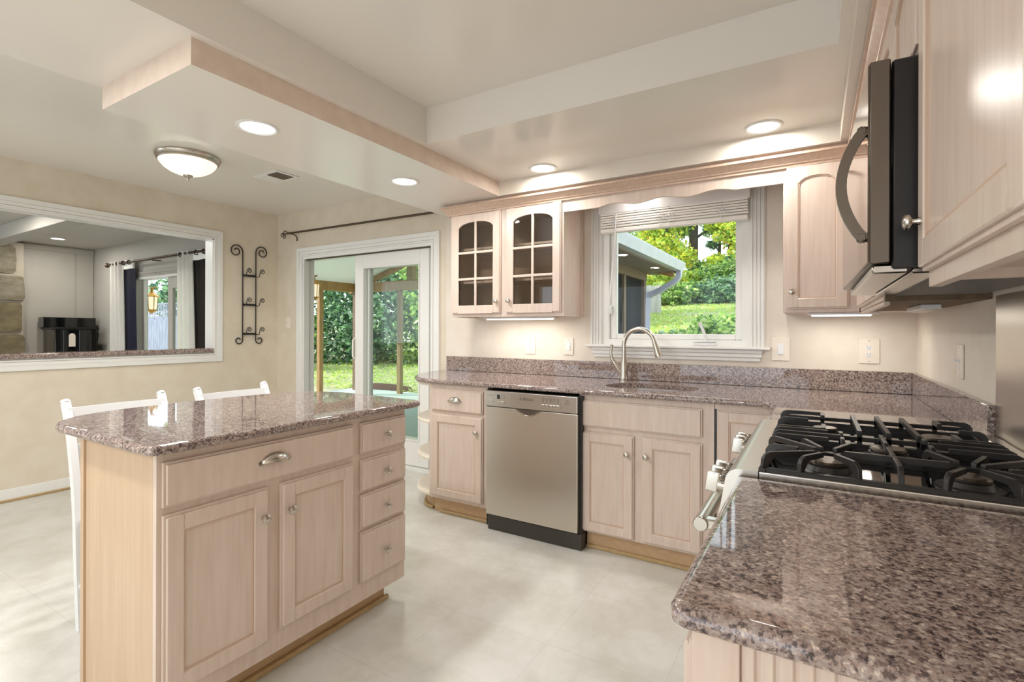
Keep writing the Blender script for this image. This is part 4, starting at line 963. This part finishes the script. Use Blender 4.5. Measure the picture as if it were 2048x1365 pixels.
# ------------------------------------------------------------------ outside: porch
struct('porch_floor', MB().box(-8.7, -2.1, BK+.16, 7.75, -.12, -.03), deckm)
b = MB()
for k in range(31): b.box(-8.7, -2.1, BK+.16+k*.137, BK+.16+k*.137+.131, -.032, -.026)
tag(b.build('porch_floor_boards', deckm), kind='structure')
def post(x, y, z0, z1, m_, label, w_=.09):
    o = MB().box(x-w_/2, x+w_/2, y-w_/2, y+w_/2, z0, z1, .004).build('porch_post', m_); return tag(o, label, 'post', 'porch posts')
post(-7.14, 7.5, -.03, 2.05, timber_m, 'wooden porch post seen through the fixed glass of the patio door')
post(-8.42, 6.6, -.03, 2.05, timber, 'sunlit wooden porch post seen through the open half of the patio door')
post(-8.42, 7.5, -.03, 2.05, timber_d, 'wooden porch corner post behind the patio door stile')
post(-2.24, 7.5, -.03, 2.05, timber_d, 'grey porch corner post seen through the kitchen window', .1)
post(-6.83, 7.5, 2.24, 2.62, timber_m, 'short upright post in the porch gable above the beam', .14)
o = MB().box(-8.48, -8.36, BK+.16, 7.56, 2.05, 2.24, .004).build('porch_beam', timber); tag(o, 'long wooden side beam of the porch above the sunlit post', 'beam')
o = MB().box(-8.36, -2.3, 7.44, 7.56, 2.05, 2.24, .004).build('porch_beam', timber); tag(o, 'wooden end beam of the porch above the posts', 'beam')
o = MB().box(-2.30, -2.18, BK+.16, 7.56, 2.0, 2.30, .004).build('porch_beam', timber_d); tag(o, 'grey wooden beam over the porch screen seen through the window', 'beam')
rf = thing('porch_roof', 'gabled porch roof with white sloped ceiling and grey gutter', 'roof', (-5.2, 5.7, 2.1))
rise = .306; RX = -5.2
def roofz(x): return 2.17+rise*(3.35-abs(x-RX)) 
for s_ in (-1, 1):
    x_e = RX+s_*3.42
    MB().prism([(RX, roofz(RX)), (x_e, roofz(x_e)), (x_e, roofz(x_e)+.02), (RX, roofz(RX)+.02)], BK+.16, 7.5, axis='y').build('ceiling_board', porchw, rf)
    MB().prism([(RX, roofz(RX)+.02), (x_e, roofz(x_e)+.02), (x_e, roofz(x_e)+.14), (RX, roofz(RX)+.14)], BK+.16, 7.72, axis='y').build('shingles', shingle, rf)
    MB().prism([(RX, roofz(RX)-.12), (x_e, roofz(x_e)-.12), (x_e, roofz(x_e)+.10), (RX, roofz(RX)+.10)], 7.51, 7.55, axis='y').build('rake_board', timber, rf)
gx = RX+3.42
MB().prism([(gx, 2.13), (gx+.09, 2.13), (gx+.12, 2.24), (gx+.12, 2.26), (gx, 2.26)], BK+.16, 7.75, axis='y').build('gutter', gutterm, rf)
MB().box(gx-.42, gx, BK+.16, 7.74, 2.11, 2.13).build('soffit_board', timber_d, rf)
dp = [(gx+.05, 7.62, 2.14), (gx+.05, 7.62, 2.05), (gx-.02, 7.61, 1.97), (gx-.2, 7.58, 1.86), (gx-.36, 7.56, 1.78), (gx-.40, 7.56, 1.7), (gx-.40, 7.56, .3)]
MB().tube([tuple(p) for p in spline(dp, 8)], 0, sq=(.045, .035)).build('downspout', spoutm, rf)
# screen wall of the porch
sw = thing('porch_screen_wall', 'dark screened porch side wall with grey timber frame, seen through the window', 'porch screen', (-2.24, 5.5, 0))
part('screen', screen, sw, -2.25, -2.235, BK+.17, 7.45, 0, 2.0)
for y in (4.5, 5.6, 6.6): part('stud', timber_d, sw, -2.27, -2.2, y-.04, y+.04, 0, 2.0)
part('rail', timber_d, sw, -2.28, -2.19, BK+.17, 7.45, -.03, .2)
# lanterns on the house wall
def lantern(x, y, z, s_, label):
    t = thing('wall_lantern', label, 'lantern', (x, y, z))
    Ml = Matrix.Translation((x, y, z)) @ Matrix.Scale(s_, 4)
    MB(Ml).lathe([(.0, .36), (.012, .34), (.02, .30), (.05, .27), (.10, .235), (.105, .225), (.08, .222)], 6).build('cap', brass, t)
    b = MB(Ml)
    for i in range(6): a = 2*PI*i/6; b.tube([(.078*math.cos(a), .078*math.sin(a), .225), (.062*math.cos(a), .062*math.sin(a), .03)], .006, 6)
    b.lathe([(.07, .03), (.072, .02), (.05, .005), (.02, -.02), (0, -.03)], 6); b.tube([(0, .02/ s_ if False else 0, .33), (0, .06, .37), (0, (BK+.155-y)/s_ , .33)], .008, 7); b.build('frame', brass, t)
    MB(Ml).lathe([(.066, .035), (.078, .222)], 6).build('lamp_glass', mat('lantern_glass', lin(240, 230, 200), .2, emit=((1, .9, .65, 1), .8)), t)
lantern(-8.63, 3.73, 1.52, 1.0, 'brass porch lantern seen through the living room door')
lantern(-4.85, 3.72, 1.60, .72, 'brass porch lantern at the open edge of the patio door')

# ------------------------------------------------------------------ outside: ground and planting
def sstep(a, b_, x): t = min(1, max(0, (x-a)/(b_-a))); return t*t*(3-2*t)
def gz(x, y):
    t = sstep(-.86, -.42, x/y); left = -.12+max(0, y-8)*.085; right = -.12+max(0, y-4.5)*.175
    zz = left*(1-t)+right*t
    if x < -10: zz += 0
    return min(zz, 3.45)
b = bmesh.new(); nx, ny = 60, 50; gr = []
for j in range(ny+1):
    yy = BK+.16+(j/ny)**1.5*42
    gr.append([b.verts.new((-34+58*i/nx, yy, gz(-34+58*i/nx, yy)+(.03*rng.standard_normal() if yy > 8 else -.02))) for i in range(nx+1)])
for A, B in zip(gr, gr[1:]):
    for i in range(nx): b.faces.new((A[i], A[i+1], B[i+1], B[i]))
mb = MB(); mb.add(b); o = mb.build('lawn_ground', grass_m, ang=180); tag(o, kind='structure')

def leaves_obj(name, P, size, mats, parent=None, wts=None, asp=.6, droop=0):
    """one mesh of small leaf blades at the points P"""
    n = len(P); P = np.asarray(P, dtype=np.float64)
    d = rng.standard_normal((n, 3)); d[:, 2] = d[:, 2]*.6-droop; d /= np.linalg.norm(d, axis=1, keepdims=True)
    e = rng.standard_normal((n, 3)); e -= (e*d).sum(1, keepdims=True)*d; e /= np.linalg.norm(e, axis=1, keepdims=True)
    sz = size*rng.uniform(.6, 1.4, (n, 1))
    q = np.stack([P-d*sz*.5, P+e*sz*asp*.5, P+d*sz*.5, P-e*sz*asp*.5], 1).reshape(-1, 3)
    base = Vector((float(P[:, 0].mean()), float(P[:, 1].mean()), float(P[:, 2].min())))
    me = bpy.data.meshes.new(name); me.vertices.add(4*n); me.vertices.foreach_set('co', (q-np.array(base)).astype(np.float32).ravel())
    me.loops.add(4*n); me.loops.foreach_set('vertex_index', np.arange(4*n, dtype=np.int32)); me.polygons.add(n)
    me.polygons.foreach_set('loop_start', np.arange(0, 4*n, 4, dtype=np.int32))
    for m_ in mats: me.materials.append(m_)
    me.polygons.foreach_set('material_index', rng.choice(len(mats), n, p=wts).astype(np.int32)); me.update(calc_edges=True); me.validate()
    o = bpy.data.objects.new(name, me); C.objects.link(o)
    o.location = base-(WL[parent.name] if parent else Vector((0, 0, 0))); o.parent = parent; WL[o.name] = base; return o
def blob(c, r, n, shell=.55):
    d = rng.standard_normal((n, 3)); d /= np.linalg.norm(d, axis=1, keepdims=True)
    rad = (shell+(1-shell)*rng.random((n, 1)))*(1+.25*np.sin(d[:, :1]*7+d[:, 1:2]*5+d[:, 2:]*6))
    return np.array(c)+d*rad*np.array(r)
def bush(c, r, n, size, mats, label, wts=None, group='shrubs on the slope', name='shrub', cat='shrub'):
    x, y = c; z = gz(x, y); P = blob((x, y, z+r[2]*.75), r, n); P[:, 2] = np.maximum(P[:, 2], z-.02)
    return tag(leaves_obj(name, P, size, mats, wts=wts or ([.25, .35, .36, .04] if mats is YELL else None)), label, cat, group)
def tree(x, y, h, r, n, size, mats, label, wts=None, tr=.16, lean=0, cr0=.45, nb=9):
    z = gz(x, y); t = thing('tree', label, 'tree', (x, y, z), 'trees beyond the lawn')
    pts = [(x+lean*i/6, y+.1*math.sin(i), z-.3+h*.92*i/6) for i in range(7)]
    b = MB().tube(pts, [tr*(1-.11*i) for i in range(7)], 9)
    for k in range(7):
        a = rng.uniform(0, 6.28); zz = z+h*(cr0+.06*k); xx = x+lean*(cr0+.06*k)
        b.tube([(xx, y, zz), (xx+math.cos(a)*r*.4, y+math.sin(a)*r*.4, zz+.35*r), (xx+math.cos(a)*r*.8, y+math.sin(a)*r*.8, zz+.55*r)], [tr*.35, tr*.22, tr*.08], 6)
    b.build('trunk', bark, t); P = []
    for k in range(nb):
        a = rng.uniform(0, 6.28); q = rng.uniform(.1, .8); zz = z+h*rng.uniform(cr0, 1.0)
        P.append(blob((x+lean*.8+math.cos(a)*r*q, y+math.sin(a)*r*q, zz), (r*.5, r*.5, r*.38), n//nb, .2))
    leaves_obj('crown', np.concatenate(P), size, mats, t, wts); return t
# hedge bank behind the porch
for i, (x, y, rx, ry, rz, n, mats, lab) in enumerate([
    (-12.6, 11.6, 2.0, 1.2, 2.3, 9000, COOL, 'tall shaded hedge bush behind the open half of the patio door'),
    (-10.0, 12.2, 1.8, 1.2, 2.5, 8000, GREEN, 'tall leafy hedge bush behind the patio door stile'),
    (-8.3, 12.6, 1.6, 1.2, 2.9, 9000, GREEN, 'tall leafy hedge bush left of the middle porch post'),
    (-6.2, 12.8, 1.8, 1.2, 3.2, 9000, COOL, 'tall leafy hedge bush right of the middle porch post'),
    (-15.6, 11.0, 2.0, 1.3, 2.6, 6000, GREEN, 'tall hedge bush farther left beyond the porch')]):
    bush((x, y), (rx, ry, rz), n, .17, mats, lab, group='hedge bushes behind the porch', name='hedge_bush', cat='bush')
for i, (x, y, h, r, lab) in enumerate([(-11.5, 16, 7.5, 2.6, 'green tree above the hedge behind the porch'), (-7.2, 17, 8.5, 2.8, 'taller green tree above the hedge behind the porch'), (-17, 15, 8, 3, 'green tree beyond the fence outside the living room'), (-24, 13.5, 8, 3.2, 'darker green tree beyond the fence outside the living room')]):
    tree(x, y, h, r, 5000, .24, COOL if i % 2 else GREEN, lab, cr0=.25)
o = tag(leaves_obj('lawn_grass', np.column_stack([(gx_ := rng.uniform(-14, 3, 26000)), (gy_ := rng.uniform(7.9, 17, 26000)), [gz(a, c)+.04 for a, c in zip(gx_, gy_)]]), .11, [GREEN[1], YELL[1], GREEN[3], YELL[2]], asp=.25, wts=[.4, .15, .35, .1]), 'short grass and fallen leaves on the lawn behind the porch', 'grass', kind='stuff')
o = MB().lathe([(1.0, -.02), (.8, .06), (.4, .1), (0, .12)], 20, Matrix.Translation((-8.5, 8.35, gz(-8.5, 8.35))), sx=1, sy=.45).build('mulch_pile', mulch); tag(o, 'low dark mulch pile beyond the porch floor', 'mulch pile')
# slope outside the window
for x, y, rx, ry, rz, n, mats, lab in [
    (-1.35, 8.6, .6, .45, .50, 4600, GREEN, 'bright green shrub low in the window, behind the crank handle'),
    (-2.25, 9.2, .42, .4, .30, 1800, COOL, 'small dark green shrub low in the window, near the porch wall'),
    (-4.25, 17.2, .8, .6, .42, 3400, GREEN, 'green shrub on the slope beside the pale fence'),
    (-3.35, 17.9, .9, .6, .40, 3600, GREEN, 'round green shrub on the slope in the middle of the window'),
    (-2.4, 17.4, .9, .6, .5, 3600, COOL, 'blue green shrub on the slope at the edge of the window glass'),
    (-5.3, 20.6, .9, .7, .6, 3200, YELL, 'yellow green shrub just under the porch gutter end'),
    (-4.35, 21.3, .8, .7, .5, 3200, YELL, 'low yellow shrub on the crest in the middle of the window'),
    (-3.4, 21.0, .8, .7, .6, 3200, GREEN, 'green shrub on the crest below the sky gap'),
    (-2.5, 20.8, .8, .7, .85, 3400, GREEN, 'taller green shrub on the crest at the edge of the window glass')]:
    bush((x, y), (rx, ry, rz), n, .13 if y > 10 else .085, mats, lab)
for i in range(3):
    pass
o = tag(leaves_obj('meadow_grass', np.column_stack([(gx_ := gy2*rng.uniform(-.36, -.06, 16000)), gy2, [gz(a, c)+.03 for a, c in zip(gx_, gy2)]]) if (gy2 := rng.uniform(8, 21, 16000)) is not None else None, .10, [GREEN[1], GREEN[3], YELL[2], YELL[3]], asp=.3, wts=[.22, .48, .15, .15]), 'pale rough grass and leaf litter on the slope outside the kitchen window', 'grass', kind='stuff')
def wood_tree(x, y, h, tr, clumps, mats, label, size=.17, lean=0):
    """trunk with separate leaf clumps; clump = (dx, dy, height, radius, leaves)"""
    z = gz(x, y); t = thing('tree', label, 'tree', (x, y, z), 'trees beyond the lawn')
    pts = [(x+lean*(i/7), y, z-.3+h*i/7) for i in range(8)]
    b = MB().tube(pts, [tr*(1-.1*i) for i in range(8)], 10); P = []
    for dx, dy, zz, r, n in clumps:
        a = min(.95, max(.1, (zz-.5)/h)); q = Vector((x+lean*a, y, z+h*a)); c = Vector((x+dx, y+dy, z+zz))
        b.tube([q, (q+c)/2+Vector((0, 0, .08)), c], [tr*.3, tr*.2, tr*.08], 6); P.append(blob(c, (r, r, r*.75), n, .15))
    b.build('trunk', bark, t); leaves_obj('crown', np.concatenate(P), size, mats, t, [.3, .35, .28, .07] if mats is YELL else None); return t
wood_tree(-6.1, 24.2, 8, .12, [(0, 0, 1.9, .95, 3000), (-.7, .3, 2.7, .8, 2200), (.7, -.2, 1.3, .7, 2000), (.2, .2, 3.4, 1.2, 2600)], YELL, 'yellow leaved tree just above the porch gutter')
wood_tree(-5.35, 26.5, 9, .28, [(.2, .2, 4.2, 1.3, 2600), (-.6, 0, 3.0, .7, 1600), (.9, .3, 2.9, .5, 1000), (.3, -.3, .9, .5, 1200)], GREEN, 'thick dark trunked tree in the middle of the window view', lean=.2)
wood_tree(-7.5, 26, 9, .17, [(-.3, 0, 2.2, .9, 1500), (.4, 0, 3.2, 1.0, 1800), (0, .3, 4.6, 1.4, 2200)], GREEN, 'tall green tree rising behind the porch roof edge')
wood_tree(-4.5, 29, 10, .10, [(0, 0, 1.1, .7, 1200), (.2, .3, 4.3, 1.3, 2400), (-.3, 0, 2.5, .35, 500)], COOL, 'thin dark trunked tree in the sky gap', lean=.2)
wood_tree(-4.0, 30, 10, .09, [(.2, 0, 1.0, .7, 1200), (.2, .3, 4.4, 1.3, 2400), (.3, 0, 2.6, .4, 500)], COOL, 'second thin dark trunked tree in the sky gap', lean=-.2)
wood_tree(-3.3, 24.5, 9, .13, [(0, 0, 2.4, .8, 2800), (.5, 0, 1.6, .7, 2200), (-.5, .2, 2.9, .7, 2600), (.7, .2, 3.2, 1.0, 2600), (-.6, 0, 1.0, .5, 1200)], YELL, 'yellow tree at the side of the window view away from the porch')
wood_tree(-2.4, 27, 9, .15, [(-.3, 0, 1.5, .9, 2000), (.2, 0, 3.0, 1.2, 2200), (-.6, .3, 4.4, 1.4, 2200)], COOL, 'dark green tree behind the yellow one at the window edge')
wood_tree(.2, 25.5, 9, .16, [(0, 0, 1.8, 1.0, 2000), (.6, 0, 3.2, 1.3, 2200), (-.4, .3, 4.6, 1.5, 2200)], GREEN, 'green tree on the crest beyond the window edge')
wood_tree(3.4, 24.5, 9, .16, [(0, 0, 1.8, 1.1, 2000), (.6, 0, 3.2, 1.3, 2200), (-.5, .3, 4.4, 1.5, 2200)], YELL, 'yellow green tree on the crest well beyond the window edge')
wood_tree(-9.5, 27, 10, .2, [(0, 0, 3.0, 1.6, 2400), (.8, 0, 5.0, 1.8, 2400)], GREEN, 'green tree hidden mostly by the porch roof')
# fences
def fence(x0, x1, y, z0, z1, bw, label, gap=.006, lattice=False):
    t = thing('fence', label, 'fence', ((x0+x1)/2, y, z0)); fm_ = fence_p if 'pale' in label else fence_w
    k = int((x1-x0)/bw); b = MB()
    for i in range(k): b.box(x0+i*bw, x0+(i+1)*bw-gap, y-.01, y+.01, z0, z1+.02*math.sin(i*2.1))
    b.build('board_panel', fm_, t)
    MB().box(x0, x1, y+.01, y+.05, z1-.25, z1-.16).box(x0, x1, y+.01, y+.05, z0+.3, z0+.39).build('rail', fence_w, t)
    if lattice:
        b = MB(); n = int((x1-x0)/.12)
        for i in range(n): b.box(x0+i*.12, x0+i*.12+.05, y-.01, y+.01, z1+.02, z1+.45)
        b.box(x0, x1, y-.012, y+.012, z1+.42, z1+.47).build('lattice_top', fence_w, t)
fence(-6.2, -3.92, 15.2, 1.2, 2.62, .14, 'pale board fence seen past the porch corner through the window')
fence(-19, -10.2, 6.2, -.1, 1.52, .15, 'board fence in blue-grey shade outside the living room door')
fence(-24, -13, 9.2, 0, 1.75, .15, 'farther fence with open slatted top outside the living room door', lattice=True)
